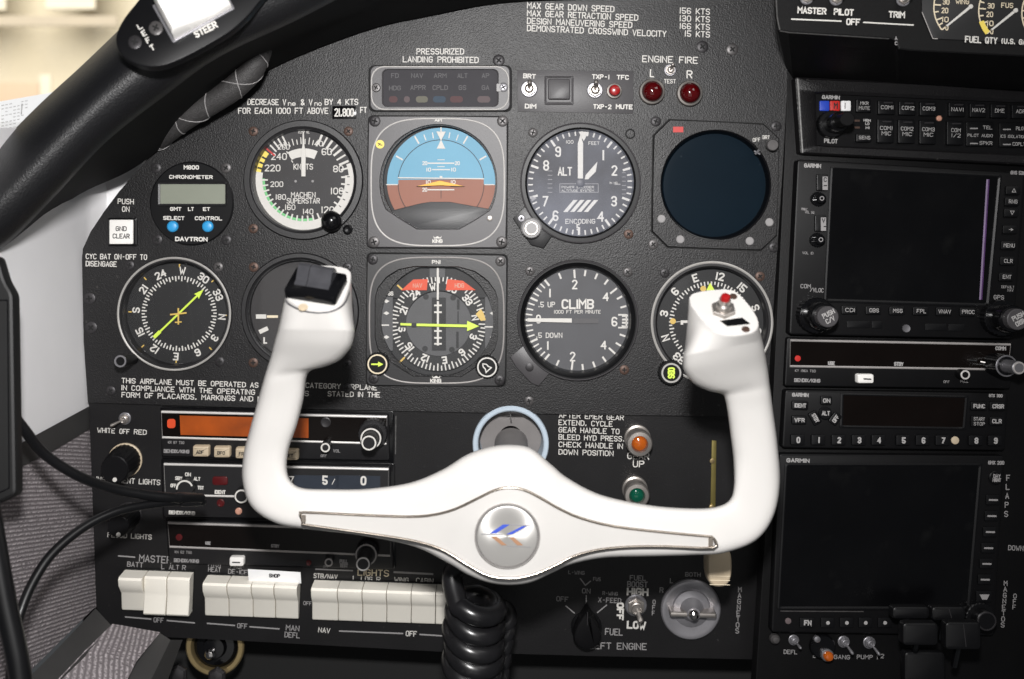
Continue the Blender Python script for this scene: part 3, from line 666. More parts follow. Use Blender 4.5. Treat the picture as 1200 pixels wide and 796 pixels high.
# ---- airspeed indicator
cx, cy = 356, 211
t, F, A = instrument('airspeed_indicator', 'airspeed dial reading KNOTS with a broad white arc', 'airspeed dial', cx, cy, 70, 59.5, 'dial_brown', screws=((297, 154, 'screw_brown'), (408.5, 154, 'screw_brown'), (297, 268, 'screw_brown')), glassm='glass_hazy')
mb = MB(); mb.arc(A, 0, 0, 48.5, 58.5, 84, 280, 0.2); mb.arc(A, 0, 0, 53, 58.5, 70, 84, 0.2); mb.build('white_arc', 'print_white', t, 0)
mb = MB(); mb.arc(A, 0, 0, 51, 58, 280, 307, 0.25); mb.build('yellow_arc', 'paint_yellow', t, 0)
mb = MB(); mb.arc(A, 0, 0, 45.5, 48.4, 165, 272, 0.22); mb.build('green_arc', 'paint_green', t, 0)
mb = MB(); mb.tick(A, 0, 0, 44, 57, 310, 2, 0.5); mb.build('red_line', 'paint_red', t, 0)
ticks(t, A, 'print_white', [(a, 45, 57, 2.6 if i % 2 == 0 else 2.0) for i, a in enumerate((22, 29, 36, 44, 51, 59, 67, 75))] + [(a, 44, 51, 2.0) for a in (86, 96, 106, 116, 126)] + [(a, 42, 50, 1.8) for a in range(158, 275, 8)] + [(a, 46, 57, 1.9) for a in (316, 322, 328, 334)], z=0.5)
ticks(t, A, 'dial_black', [(a, 49, 54, 1.0) for a in range(86, 150, 10)] + [(a, 47, 56, 2.2) for a in (285, 292, 299)], 'dark_marks', 0.42)
numerals(t, A, 'print_white', [('40', 373.5, 168.5, 6.5), ('60', 383, 178, 8), ('80', 396.5, 198, 8), ('100', 395, 224, 8), ('120', 384, 246, 8), ('140', 361, 248, 6.5), ('160', 340, 243, 6.5), ('180', 329, 231, 6.5), ('200', 324.5, 216, 6.5), ('220', 319.5, 197, 8), ('240', 327, 183.5, 8), ('260', 332.5, 172.5, 6),
    ('KNOTS', 355.5, 195.5, 7, 23), ('MACHEN', 355.5, 228.5, 6.5, 29), ('SUPERSTAR', 355.5, 235.5, 6.5, 39), ('TEMP *C', 356, 155, 3.4, 14)], cx, cy)
mb = MB(); mb.arc(A, 0, 3, 30, 40, -28, 24, 0.3); mb.build('temperature_window', 'print_white', t, 0)
ticks(t, A, 'print_white', [(a, 42, 48 if i % 2 else 50, 1.1) for i, a in enumerate(range(-28, 26, 6))] + [(-30, 30, 33, 1.2), (-31, 36, 39, 1.2), (-32, 24, 27, 1.2)], 'temperature_marks', 0.5)
mb = MB(); mb.prism(A, [(-2.3, -4), (-2.3, -32), (-1.0, -40), (-0.8, -56), (0.8, -56), (1.3, -40), (2.8, -32), (2.6, -4)], 2.5, 3.5, 0.3); mb.build('needle', 'print_white', t, 0)
mb = MB()
for x in (-9.5, 10.5): mb.disc(A, x, 1.5, 1.5, 0.5, 12)
mb.build('dial_screw', 'print_grey', t, 0)
G = Rel(F, 35, 48); mb = MB(); mb.lathe(G, 0, 0, [(5, 3), (5, 8)] + [(12 * math.sin(R(a)), 16 - 12 * math.cos(R(a))) for a in range(28, 180, 12)], 36, cap1=True); mb.build('setting_knob', 'gloss_black', t)
mb = MB(); mb.lathe(F, 52, 58, [(5.6, 0), (5.6, 5), (3.8, 6), (3.6, 3), (0.5, 2)], 28, cap1=True); mb.build('lock_post', 'satin_black', t)

# ---- turn coordinator (half hidden by the grip)
cx, cy = 352, 365
t, F, A = instrument('turn_indicator', 'dark turn indicator dial mostly hidden behind the left yoke grip', 'turn indicator', cx, cy, 69, 61, 'dial_brown', screws=((297.5, 313, 'screw_brown'), (407, 313.5, 'screw_dark'), (297, 425, 'screw_brown'), (407, 427, 'screw_dark')), glassm='glass_clear')
mb = MB(); mb.box(A, -52, 3.5, -40, 8.5, 0, 0.5); mb.box(A, 47, 3.5, 56, 8.5, 0, 0.5)
mb.prism(Rel(A, -43, 22, 0, -25), rrect(-5.5, -2.5, 5.5, 2.5), 0, 0.5); mb.build('bank_marks', 'print_white', t, 0)
mb = MB(); mb.box(A, -39, 4.5, -26, 7.5, 0.6, 1.4); mb.build('airplane_wing', 'print_cream', t, 0)
numerals(t, A, 'print_white', [('L', 311, 399, 7, 4.5, 1.8), ('R', 400, 400, 7, 4.5, 1.8)], cx, cy)
mb = MB(); mb.stroke(A, circ(0, 8, 41, 64), 0.8, 0.3, True); mb.disc(A, -51, -0.5, 1.2, 0.3, 10); mb.disc(A, -45, -0.5, 1.2, 0.3, 10); mb.build('inner_circle', 'screw_dark', t, 0)

# ---- left compass (RMI)
HD = ['N', '3', '6', 'E', '12', '15', 'S', '21', '24', 'W', '30', '33']
def card(t, A, off, rt0, rt1, rn, h, step=5, dx=0, dy=0, bold=None, m='print_white', skip=()):
    mb = MB()
    for i in range(0, 360, step):
        mb.tick(A, dx, dy, rt0 + (0 if i % 10 == 0 else (rt1 - rt0) * 0.35), rt1, i + off, 1.5, 0.4)
    for k, s in enumerate(HD):
        a = k * 30 + off; p = pol(rn, a); mb.text(A, s, dx + p[0], dy + p[1], h, None, a, bold, 0.4)
    return mb.build('compass_card', m, t, 0)
cx, cy = 205.5, 367.5
t, F, A = instrument('compass_indicator', 'round compass dial with a lime green arrow and thin silver ring', 'compass dial', cx, cy, 67, 61, 'dial_black', screws=((152, 311, 'screw_dark'), (256, 313, 'screw_grey'), (257.5, 424, 'screw_dark')), ring=('ring_silver', 66.5, 64.2))
card(t, A, -265.5, 38, 44, 50.5, 8.5, 5, 4.5, 0, 1.7)
mb = MB()
for a in range(0, 360, 45): mb.tick(A, 3, 0, 54, 58, a + 2, 1.4, 0.4)
mb.build('bearing_marks', 'paint_ochre', t, 0)
a = 46; u = pol(1, a); v = pol(1, a + 90)
def along(p): return [(4.5 + u[0] * y + v[0] * x, u[1] * y + v[1] * x) for x, y in p]
mb = MB(); mb.prism(A, along([(-1.1, -38), (-1.1, 30), (-4, 29), (0, 41), (4, 29), (1.1, 30), (1.1, -38)]), 2, 3, 0.2); mb.prism(A, along([(-2, -40), (-2, -30), (2, -30), (2, -40)]), 2, 3.1); mb.build('needle', 'needle_lime', t, 0)
mb = MB(); mb.stroke(A, [(4.5, -6), (4.5, 12)], 1.8, 3.5); mb.stroke(A, [(-4.5, 1), (13.5, -1)], 1.8, 3.55); mb.stroke(A, [(1, 10), (8, 9.5)], 1.4, 3.6); mb.build('airplane_symbol', 'paint_ochre', t, 0)
mb = MB(); mb.text(A, 'BENDIX/KING', 1, 60, 3, 26); mb.build('maker_lettering', 'print_grey', t, 0)
p0, p1 = PM(157, 420, 3), onpanel(0.022)(141, 423.5); mb = MB(); mb.tube([p0, p0.lerp(p1, 0.55), p0.lerp(p1, 0.56), p1], [6.5 * S, 6.5 * S, 7.6 * S, 7.4 * S], 20); k = mb.build('setting_knob', 'satin_black', t)
FK = Loc(onpanel(0.0222), 141, 423.5); mb = MB(); mb.lathe(FK, 0, 0, [(7.4, -0.5), (7, 0.4), (5.2, 0.4), (4.8, -0.3)], 28); mb.build('knob_ring', 'steel', k)

# ---- altimeter
cx, cy = 680, 214.5
t, F, A = instrument('altimeter', 'altimeter dial marked ALT with a hazy bluish glass', 'altimeter', cx, cy, 70, 62.5, 'dial_brown', bezel='satin_black', screws=((624.5, 155.5, 'screw_grey'), (736.5, 274.5, 'screw_brown')), glassm='glass_dust_haze', ring=('bezel_grey', 70.5, 68.6))
mb = MB(); mb.lathe(Loc(PM, 738.5, 157), 0, 0, [(6, 0), (6, 0.8), (4.4, 1), (4, -3)], 24, cap1=True); mb.build('screw_hole', 'void_black', t)
ticks(t, A, 'print_white', [(i * 7.2 + 1.5, 52 if i % 5 == 0 else 55.5, 61, 2.6 if i % 5 == 0 else 1.7) for i in range(50)])
numerals(t, A, 'print_white', [('1', 707, 182, 12, 2, 2), ('2', 720, 200, 12, 7, 1.9), ('3', 719.5, 236, 12, 7, 1.9), ('4', 704, 254, 12, 8, 1.9), ('5', 677.5, 266.5, 7, 4, 1.5), ('6', 651, 253, 12, 7, 1.9), ('7', 639, 236, 12, 7, 1.9), ('8', 640, 194, 12, 7, 1.9), ('9', 654, 178, 12, 7, 1.9),
    ('ALT', 662, 201, 10, 17, 1.6), ('100', 667.5, 166.5, 4, 9), ('FEET', 696, 168, 4, 13), ('ENCODING', 680, 259.5, 5.5, 35), ('IN HG', 719, 214.5, 2.6, 9), ('POWER ENCODER', 677, 219.5, 2.6, 38), ('ALTITUDE SYSTEM', 677, 223.5, 2.6, 38)], cx, cy)
mb = MB(); mb.stroke(A, [(-24, 1), (-24, 11), (21, 11), (21, 1), (-24, 1)], 0.7, 0.4)
for i in range(6): mb.stroke(A, [(-38, -14 + i * 5), (-33, -14 + i * 5)], 0.7, 0.4); mb.stroke(A, [(49, -12 + i * 5), (53, -12 + i * 5)], 0.7, 0.4)
mb.box(A, 40, 1, 47, 2.4, 0.2, 0.5); mb.prism(A, [(-58, 15), (-51, 18), (-57, 22)], 0.2, 0.5); mb.build('small_scales', 'print_grey', t, 0)
mb = MB()
for i in range(4): mb.prism(A, [(-20 + i * 8, 34), (-8 + i * 8, 20), (-3 + i * 8, 20), (-15 + i * 8, 34)], 0.2, 0.6)
mb.build('hatched_flag', 'print_white', t, 0)
mb = MB(); mb.prism(A, [(-2, -60), (10, -60), (4, -49)], 0.3, 0.8); mb.build('index_triangle', 'print_white', t, 0)
mb = MB(); mb.prism(A, [(-3.2, -5), (-3.2, -46), (0, -57), (3.2, -46), (3, -5)], 3, 4, 0.3); mb.prism(A, [(5, -4), (6, -9), (20, -25), (18, -13), (9, -4)], 2, 3, 0.3); mb.build('needle', 'print_white', t, 0)
mb = MB(); mb.lathe(A, 0, 0, [(5, 0), (5, 4), (3, 4.5)], 24, cap1=True); mb.build('needle_hub', 'screw_dark', t)
mb = MB(); mb.prism(PM, [(601, 256), (617, 240), (648, 275), (637, 291), (622, 287)], 0, 4, 0.6); mb.build('knob_bracket', 'bezel_black', t)
knob(t, Loc(PM, 622.5, 267.5), 0, 0, [(12.5, 3, 9), (11.5, 9, 16), (8.6, 16, 17.2)], 'knob_silver', 'setting_knob', 0.03, 48, 'nickel')
screw(t, Loc(PM, 611, 256), 0, 0, 4.4, 'steel', 4)

# ---- vertical speed indicator
cx, cy = 677, 375
t, F, A = instrument('vertical_speed_indicator', 'grey climb rate dial marked CLIMB with the white needle at zero', 'climb dial', cx, cy, 70, 61, 'dial_grey', screws=((621, 317.5, 'screw_grey'), (735.5, 319, 'screw_grey'), (731.5, 433.5, 'screw_brown')), glassm='glass_hazy', bezel='satin_black', ring=('bezel_grey', 70.6, 69), steps=[(71, 0), (71, 3), (69.5, 5), (67.5, 5), (66, 3.2), (62.5, 1.5), (61, -11.5)])
tk = [(270 + i * 6.3, 52 if i % 4 == 0 else 53.5, 61, 2.4 if i % 4 == 0 else 1.7) for i in range(-8, 9)]
for a, l in ((338, 0), (356, 1), (369, 0), (383, 0), (397, 0), (411, 1), (422, 0), (434, 0), (445, 0), (453.5, 0)):
    tk += [(a, 49 if l else 52, 59, 2.2), (540 - a + 3, 49 if l else 52, 59, 2.2)]
ticks(t, A, 'print_white', tk)
mb = MB(); mb.stroke(A, [(48, -6), (57, -6), (57, 9), (48, 9)], 1.8, 0.4); mb.build('limit_bracket', 'print_white', t, 0)
numerals(t, A, 'print_white', [('2', 673.5, 333.5, 11, 6.5, 1.7), ('4', 710, 348, 10, 7, 1.7), ('6', 720, 377, 11, 7, 1.8), ('4', 707.5, 404.5, 10, 7, 1.7), ('2', 671, 418, 11, 6.5, 1.7), ('1', 644.5, 343.5, 10, 2, 1.8), ('1', 642, 405, 10, 2, 1.8), ('0', 631, 374, 10, 6, 1.7),
    ('.5 UP', 640.5, 357, 6.5, 20), ('CLIMB', 677, 356.5, 11, 38, 2.1), ('1000 FT PER MINUTE', 676.5, 365.5, 4.2, 55), ('.5 DOWN', 643.5, 393, 6.2, 31)], cx, cy)
mb = MB(); mb.prism(A, [(-59, -2.2), (-7, -2.0), (-7, 3), (-59, 1.8)], 2, 3, 0.2); mb.build('needle', 'print_white', t, 0)
mb = MB(); mb.box(A, -5, -2, 24, 4, 1, 2); mb.lathe(A, 4, 0, [(2.6, 2), (2.6, 3)], 20, cap1=True); mb.build('needle_tail', 'bezel_grey', t, 0)
mb = MB(); mb.prism(PM, [(598, 418), (613, 405), (644, 437), (631, 452), (622, 448), (605, 430)], 0, 4, 0.6); mb.build('adjust_bracket', 'bezel_grey', t)
mb = MB(); mb.lathe(Loc(PM, 620.5, 430), 0, 0, [(4.8, 4), (4.8, 5), (3.6, 5.4)], 20, cap1=True); mb.build('adjust_screw', 'screw_dark', t)

# ---- right bearing indicator (OBS)
cx, cy = 833.5, 377.5
t, F, A = instrument('course_indicator', 'round compass dial with silver ring and OBS knob behind the right yoke grip', 'compass dial', cx, cy, 71, 64, 'dial_black', screws=((779, 320, 'screw_dark'), (890.5, 324, 'screw_brown')), ring=('ring_silver', 71.5, 68.8))
card(t, A, 251.5, 43, 48.5, 55.5, 9, 5, -1, 1, 1.9)
mb = MB(); mb.prism(A, [(-6, -37), (-1.5, -46), (4, -37)], 0.3, 0.9); mb.build('course_pointer', 'needle_lime', t, 0)
mb = MB(); mb.disc(A, -9.5, -39, 3.5, 0.5, 14); mb.disc(A, -45, -1, 3.5, 0.5, 14); mb.build('bug', 'paint_ochre', t, 0)
mb = MB(); mb.box(A, -36, -2, -26, 1, 0.3, 0.9); mb.box(A, -36, -2, -33, 3, 0.3, 1.0); mb.stroke(A, [(-42, 0), (-36, -0.5)], 0.6, 0.4); mb.build('needle', 'print_white', t, 0)
k = knob(t, Loc(PM, 785, 435.5), 0, 0, [(15, 0, 10), (11.5, 10, 11.5)], 'satin_black', 'course_knob', 0.08, 56)
FK = Loc(PM, 785, 435.5); mb = MB(); mb.lathe(FK, 0, 0, [(11.5, 11), (11.5, 12.4), (9.6, 12.4), (9.4, 11.4)], 40); mb.build('knob_ring', 'ring_silver', k)
mb = MB(); mb.text(FK, 'OBS', 0, 0, 7.5, 13, 90, 1.8, 12.2); mb.build('knob_lettering', 'needle_lime', k, 0)

# ---- weather radar scope
t = thing('radar_scope', 'square dark radar scope with a round blank blue black screen', 'radar scope', PM(838, 217))
pl = [(766, 159), (784, 141), (894, 146), (912, 163), (909, 276), (891, 293), (782, 289), (764, 271)]
F = Loc(PM, 838, 217); lp = [(x - 838, y - 217) for x, y in pl]
mb = MB(); mb.frame(F, inset(lp, -1.5), circ(0, 0, 64), [(0, 0), (0, 0.8), (1, 0.8)], (0, 0)); mb.build('gasket', 'void_black', t)
mb = MB(); mb.frame(F, lp, circ(0, 0, 64.5), [(0, 0), (0, 3.5), (0.03, 4.5), (0.97, 4.5), (1, 3.5), (1, -10)], (0, 0)); mb.build('bezel', 'panel_paint', t, 12)
mb = MB(); mb.lathe(F, 0, 0, [(64.5, 3), (63.5, 2.5), (61, -2), (60.5, -9)], 96); mb.build('bezel_throat', 'gloss_black', t)
Fd = Loc(onpanel(-0.004), 838.5, 218); mb = MB(); prof = [(64, -2), (61, 0)] + [(61 * math.cos(R(a)), 0.7 * math.sin(R(a))) for a in range(15, 90, 15)]; mb.lathe(Fd, 0, 0, prof, 80, cap1=True); mb.build('screen', 'crt', t)
mb = MB(); mb.box(PM, 788, 149, 800, 155.5, 4.5, 4.9); mb.build('red_mark', 'paint_red', t, 0)
lettering(t, 'print_white', [('OFF', 881, 164.5, 890, 164, 4.4), ('BRT', 892.5, 161.2, 901, 161.5, 4.4)], PM, z=4.8)
knob(t, Loc(PM, 901.5, 171), 0, 0, [(5, 4, 10), (6.8, 10, 18)], 'screw_grey', 'brightness_knob')
for x, y in ((774.5, 256.5), (796.5, 280.5), (877.5, 282.5), (900.5, 260.5)):
    mb = MB(); mb.lathe(PM, x, y, [(4.8, 4.4), (4.8, 5.2), (3.8, 5.8)], 20, cap1=True); mb.build('plug', 'print_grey', t)
mb = MB(); mb.tube([PM(884, 181, 3.5), PM(889, 176, 3.5)], 1.6 * S, 8); mb.tube([PM(883, 177, 3), PM(890, 181, 3)], 1.1 * S, 8); mb.build('brightness_pointer', 'steel', t)
for i, (x, y, m) in enumerate(((768.5, 142.5, 'screw_dark'), (765.5, 286.5, 'screw_grey'), (909.5, 148, 'screw_dark'), (907, 290, 'screw_dark'))): screw(t, Loc(PM, x, y), 0, 0, 6, m, ang=20 + i * 31)

# ---- attitude indicator
def square_gauge(name, label, cat, quad, ap, line, F):
    t = thing(name, label, cat, F.o)
    mb = MB(); mb.frame(F, rquad([(x * 1.018, y * 1.018) for x, y in quad], 7), ap, [(0, 0), (0, 0.8), (1, 0.8)], (0, 0)); mb.build('gasket', 'void_black', t)
    mb = MB(); mb.frame(F, rquad(quad, 6), ap, [(0, 0), (0, 4), (0.03, 5), (0.97, 5), (1, 4.2), (1, -3), (0.995, -11)], (0, 0)); mb.build('bezel', 'bezel_grey' if 'horizon' in label else 'bezel_black', t, 12)
    mb = MB(); mb.ridge(F, line, 2.0, 4.9, 5.9); mb.build('bezel_line', 'line_silver' if 'horizon' in label else 'line_dim', t)
    return t
cx, cy = 513, 213.5
F = Loc(PM, cx, cy)
ap = [(pol(68.5, a)[0] + 1, pol(68.5, a)[1] + 1) for a in range(-112, 118, 6)] + [(60, 34), (25, 55), (-24, 55), (-60, 32)]
ln = [p for p in squircle(-77.5, -74, 78, 74.5, 3.4)]
t = square_gauge('attitude_indicator', 'artificial horizon with light blue sky over brown ground', 'artificial horizon', [(-80.5, -77), (81.5, -76), (80, 77), (-82, 76.5)], ap, ln, F)
A = Loc(PD, cx, cy)
mb = MB(); mb.disc(A, 3, 2, 76, -3, 64); mb.build('dial', 'dial_black', t)
mb = MB(); p = [pol(63.5, a) for a in range(-93, 94, 3)]; mb.flat(A, [(x + 4, y + 0) for x, y in p], 0); mb.build('sky_ring', 'sky_blue', t, 0)
mb = MB(); p = [pol(63.5, a) for a in range(93, 268, 3)]; mb.flat(A, [(x + 4, y + 0) for x, y in p], 0); mb.build('ground_ring', 'earth_brown', t, 0)
mb = MB(); r = 50; p = [pol(r, a) for a in range(-84, 85, 3)]; mb.prism(A, [(x + 4, y + 1) for x, y in p], 1, 2.0); mb.build('sky_ball', 'sky_blue', t, 0)
mb = MB(); p = [pol(r, a) for a in range(85, 276, 3)]; mb.prism(A, [(x + 4, y + 1) for x, y in p], 1, 2.0); mb.build('ground_ball', 'earth_brown', t, 0)
mb = MB(); mb.stroke(A, [(4 + pol(50.3, a)[0], 1 + pol(50.3, a)[1]) for a in range(-84, 86, 4)], 0.8, 2.2, cap=False); mb.stroke(A, [(4 + pol(50.3, a)[0], 1 + pol(50.3, a)[1]) for a in range(92, 270, 4)], 0.7, 2.2); mb.stroke(A, [(4, 9), (4, 19)], 0.7, 2.3); mb.build('ball_outline', 'print_dark', t, 0)
mb = MB()
for a, l, w in ((-30, 10, 1.8), (-20, 7, 1.2), (-10, 7, 1.2), (10, 7, 1.2), (20, 7, 1.2), (30, 10, 1.8), (-60, 9, 1.8), (60, 9, 1.8)): mb.tick(A, 4, 0, 52, 52 + l, a, w, 0.5)
mb.prism(A, [(-1.5, -59), (9.5, -59), (4, -48)], 2.2, 3); mb.prism(A, [(4, -49.5), (9, -39), (-1, -39)], 2.2, 3); mb.box(A, 3.2, -64, 4.8, -58, 2.2, 3); mb.build('bank_marks', 'print_white', t, 0)
mb = MB()
mb.stroke(A, [(-46, -5), (54, -3.8)], 1.3, 2.4); mb.stroke(A, [(-60, 3), (-46, 3)], 1.2, 0.5); mb.stroke(A, [(55, 3), (66, 3)], 1.2, 0.5)
mb.stroke(A, [(-11, -22), (19, -22)], 1.5, 2.4); mb.stroke(A, [(-6, -14.5), (14, -14.5)], 1.3, 2.4); mb.stroke(A, [(-11, 9), (19, 9)], 1.4, 2.4)
for y in (-26, -18): mb.stroke(A, [(0, y), (8, y)], 0.8, 2.4)
mb.box(A, 2.5, -7, 5.5, -4, 2.3, 2.8)
for s, x, y in (('20', -15, -22), ('20', 23, -22), ('10', -10.5, -14.5), ('10', 18.5, -14.5), ('20', -15, 9), ('10', -11, 0), ('10', 18, 0)): mb.text(A, s, x, y, 4.4, 6, 0, 0.9, 2.4)
mb.build('pitch_marks', 'print_white', t, 0)
mb = MB(); mb.prism(A, [(-24, 5), (3, -1.5), (31, 5), (14, 4.5), (3, 4), (-8, 4.5)], 4, 6, 0.3); mb.build('airplane_bar', 'paint_amber', t, 0)
mb = MB(); mb.prism(A, [(-25, 5.4), (-20, 4.0), (-10, 4.4), (-8, 5.6)], 3.6, 4.4); mb.prism(A, [(32, 5.4), (27, 4.0), (17, 4.4), (15, 5.6)], 3.6, 4.4); mb.build('airplane_bar_dark_edge', 'dial_black', t, 0)  # black edging under the ends of the amber bar
mb = MB(); hp = [(-62, 36), (-52, 33), (-38, 29.5), (-20, 25), (-8, 23.2), (14, 23.2), (30, 26), (52, 30), (64, 32), (66, 60), (-64, 60)]; mb.prism(A, hp, 3, 4.5, 0.5); mb.build('lower_mask', 'bezel_black', t)
mb = MB(); mb.flat(F, ap, -1.0); mb.build('glass', 'glass_hazy', t, 0)
mb = MB(); mb.lathe(F, -67, -44, [(5, 4.9), (5, 5.4)], 24, cap1=True); s_ = mb.build('inspection_sticker', 'paint_yellow', t); mb = MB(); mb.stroke(F, [(-69.5, -45.5), (-66, -43), (-64.5, -43)], 1, 5.6); mb.stroke(F, [(-69, -42.5), (-66.5, -45)], 0.8, 5.6); mb.build('sticker_mark', 'print_dark', s_, 0)
mb = MB(); mb.lathe(F, 61, 42.5, [(3.4, 4.8), (3.4, 5.6), (2.4, 6)], 20, cap1=True); mb.build('trim_screw', 'nickel', t)
mb = MB(); mb.text(F, 'AIM', 1, -73 + 0.5, 3.8, 8.5, 0, 0.9, 5.3); mb.text(F, 'KING', 0, 69, 4, 12, 0, 1.1, 5.3); mb.prism(F, [(-5, 63), (-3, 65), (0, 63.2), (3, 65), (5, 63), (4, 66), (-4, 66)], 5.0, 5.4); mb.build('lettering', 'print_white', t, 0)
for i, (x, y, m) in enumerate(((-73, -71, 'screw_dark'), (76, -71, 'screw_grey'), (-74, 70, 'screw_grey'), (75, 70, 'screw_grey'))): screw(t, F, x, y, 6.6, m, 5, 15 + i * 29)

# ---- HSI
cx, cy = 511.5, 375
F = Loc(PM, cx, cy)
ap = [(-71.5, -26), (-68, -38), (-58, -50), (-44, -59), (-26, -63), (26, -62.5), (45, -57), (60, -46), (69, -34), (72, -24), (72, 20), (68, 34), (58, 46), (44, 56), (29, 66), (-27, 65.5), (-42, 56), (-57, 46), (-68, 34), (-71.5, 20)]
ln = squircle(-78, -73.5, 79, 73.5, 3.6)
t = square_gauge('compass_situation_display', 'square gauge with a compass card, two orange flags and a lime arrow', 'compass display', [(-80.5, -78), (82.5, -76), (80.5, 77), (-81.5, 76)], ap, ln, F)
A = Loc(PD, cx, cy)
mb = MB(); mb.disc(A, 2, 2, 82, -6, 48); mb.build('dial', 'dial_black', t)
mb = MB(); mb.prism(A, [(x * 1.03 + 1, y * 1.03) for x, y in ap if y < -24] + [(74, -26), (50, -26)] + [pol(49, a) for a in range(60, -61, -10)] + [(-50, -26)], -1, 0.0); mb.build('upper_mask', 'dial_black', t, 0)
for bx in ((-66, -27, -51, 36), (57, -27, 73, 34)):
    mb = MB(); mb.box(A, *bx, -1, 1.5); mb.build('deviation_panel', 'disc_grey', t, 0)
mb = MB(); mb.lathe(A, 2.5, 4, [(56, -3), (56, 1), (38.5, 1), (38.3, -1)], 80); mb.build('card_ring', 'dial_black', t, 0)
mb = MB(); mb.disc(A, 2.5, 6, 39, -1.5, 64); mb.build('inner_disc', 'disc_grey', t)
mb = MB(); mb.box(A, -5.5, -26, 11, 36, -1.3, -0.4); mb.box(A, 24, -24, 27, -12, -1.3, -0.8); mb.box(A, 24.5, -10, 26, 4, -1.3, -0.8); mb.box(A, 23, 14, 26, 33, -1.3, -0.8)
for x, y in ((-12.5, -27), (19.5, -26), (-13.5, 34), (18, 35)): mb.disc(A, x, y, 3.4, -0.9, 16)
mb.build('slots', 'dial_black', t, 0)
off = -279
mb = MB()
for i in range(0, 360, 5): mb.tick(A, 2.5, 4, 49.5 if i % 10 else 47, 55.5, i + off, 1.5, 1.3)
for k, s in enumerate(HD):
    a = k * 30 + off; p = pol(43.5, a); mb.text(A, s, 2.5 + p[0], 4 + p[1], 8, None, a, 1.8, 1.3)
mb.build('compass_card', 'print_white', t, 0)
for fl in ([(-41, -35), (-27, -47.5), (-10, -48), (-11, -35)], [(11, -35), (13, -48), (31, -46), (46, -35)]):
    mb = MB(); mb.prism(A, fl, 2, 3); mb.build('warning_flag', 'paint_orange', t, 0)
mb = MB(); mb.text(A, 'NAV', -22, -40.5, 5, 11, 0, 0.8, 3.2); mb.text(A, 'HDG', 27, -40.5, 5, 11, 0, 0.8, 3.2); mb.build('flag_lettering', 'pink_tan', t, 0)
mb = MB(); mb.box(A, -8, -61, 10, -50, 0, 1.5); mb.build('lubber_plate', 'disc_grey', t, 0)
mb = MB(); mb.box(A, 0.6, -62, 3, -24, 3, 3.8); mb.box(A, 0.5, -22, 2.9, 30, -0.2, 0.6)
for y in (-17, -9, 13, 21, 28): mb.stroke(A, [(-2, y), (5.5, y)], 2, 0.2)
for sx in (-58.5, 66):
    for y in (-22, -8, 20, 33): mb.prism(A, [(sx - 3.6, y), (sx, y - 2.2), (sx + 3.6, y), (sx, y + 2.2)], 1.5, 1.9)
mb.stroke(A, [(-65, 6), (-56, 6)], 1.6, 1.8); mb.stroke(A, [(57, 8), (72, 8)], 1.6, 1.8); mb.text(A, 'GS', -53.5, -31, 4.6, 6.5, 0, 1.0, 1.8)
mb.build('scale_marks', 'print_white', t, 0)
mb = MB(); mb.text(F, 'PNI', 0, -68, 4.4, 10, 0, 0.9, 5.3); mb.text(F, 'KING', -0.5, 70.5, 4.2, 13, 0, 1.1, 5.3); mb.prism(F, [(-5, 64.5), (-3, 66.5), (0, 64.7), (3, 66.5), (5, 64.5), (4, 67.5), (-4, 67.5)], 5.0, 5.4); mb.build('lettering', 'print_white', t, 0)
mb = MB(); mb.prism(A, [(-42, 3.4), (-22, 4), (36, 5.2), (36, 0.8), (50, 7), (36, 13), (36, 8.4), (-22, 7), (-42, 6)], 2.5, 3.5, 0.2); mb.build('course_arrow', 'needle_lime', t, 0)
mb = MB(); mb.box(A, -42, 1.6, -36, 8.6, 2.2, 3.0); mb.box(A, -29, 3.3, -23, 7.6, 3.6, 3.9); mb.build('arrow_tail', 'print_dark', t, 0)
mb = MB(); mb.prism(A, [(46, -7), (52, -13), (55, -9), (58, 0), (52, 1), (50, -2)], 2, 3); mb.tick(A, 2.5, 4, 56, 63, 225, 2, 0.8); mb.tick(A, 2.5, 4, 58, 66, -47, 2, 1.8); mb.build('heading_bug', 'paint_ochre', t, 0)
mb = MB(); mb.flat(F, ap, -1.0); mb.build('glass', 'glass_hazy', t, 0)
for px, py, sym in ((443.5, 425.5, 'course'), (571, 429, 'heading')):
    FK = Loc(PM, px, py); k = knob(t, FK, 0, 0, [(14, 0, 9), (11, 9, 10.5)], 'satin_black', 'course_knob' if sym == 'course' else 'heading_knob', 0.07, 48)
    mb = MB(); mb.lathe(FK, 0, 0, [(11.6, 10.3), (11.4, 11.2), (10, 11.2), (9.8, 10.5)], 40); mb.build('knob_ring', 'print_cream' if sym == 'course' else 'print_white', k)
    mb = MB()
    if sym == 'course': mb.prism(FK, [(-7, -0.9), (1, -0.9), (1, -3), (7, 0), (1, 3), (1, 0.9), (-7, 0.9)], 10.6, 11.2)
    else: mb.stroke(FK, [(-5, -4), (-1, -3.5), (1.5, -1), (5, 0.5), (2, 3), (-1, 6), (-2, 2), (-4.5, -0.5), (-5, -4)], 1.3, 11)
    mb.build('knob_symbol', 'needle_lime' if sym == 'course' else 'print_white', k, 0)
for i, (x, y, m) in enumerate(((-74, -71, 'screw_dark'), (75, -69, 'screw_grey'), (-73, 68, 'screw_dark'), (74, 70, 'screw_dark'))): screw(t, F, x, y, 6, m, 5, 15 + i * 29)

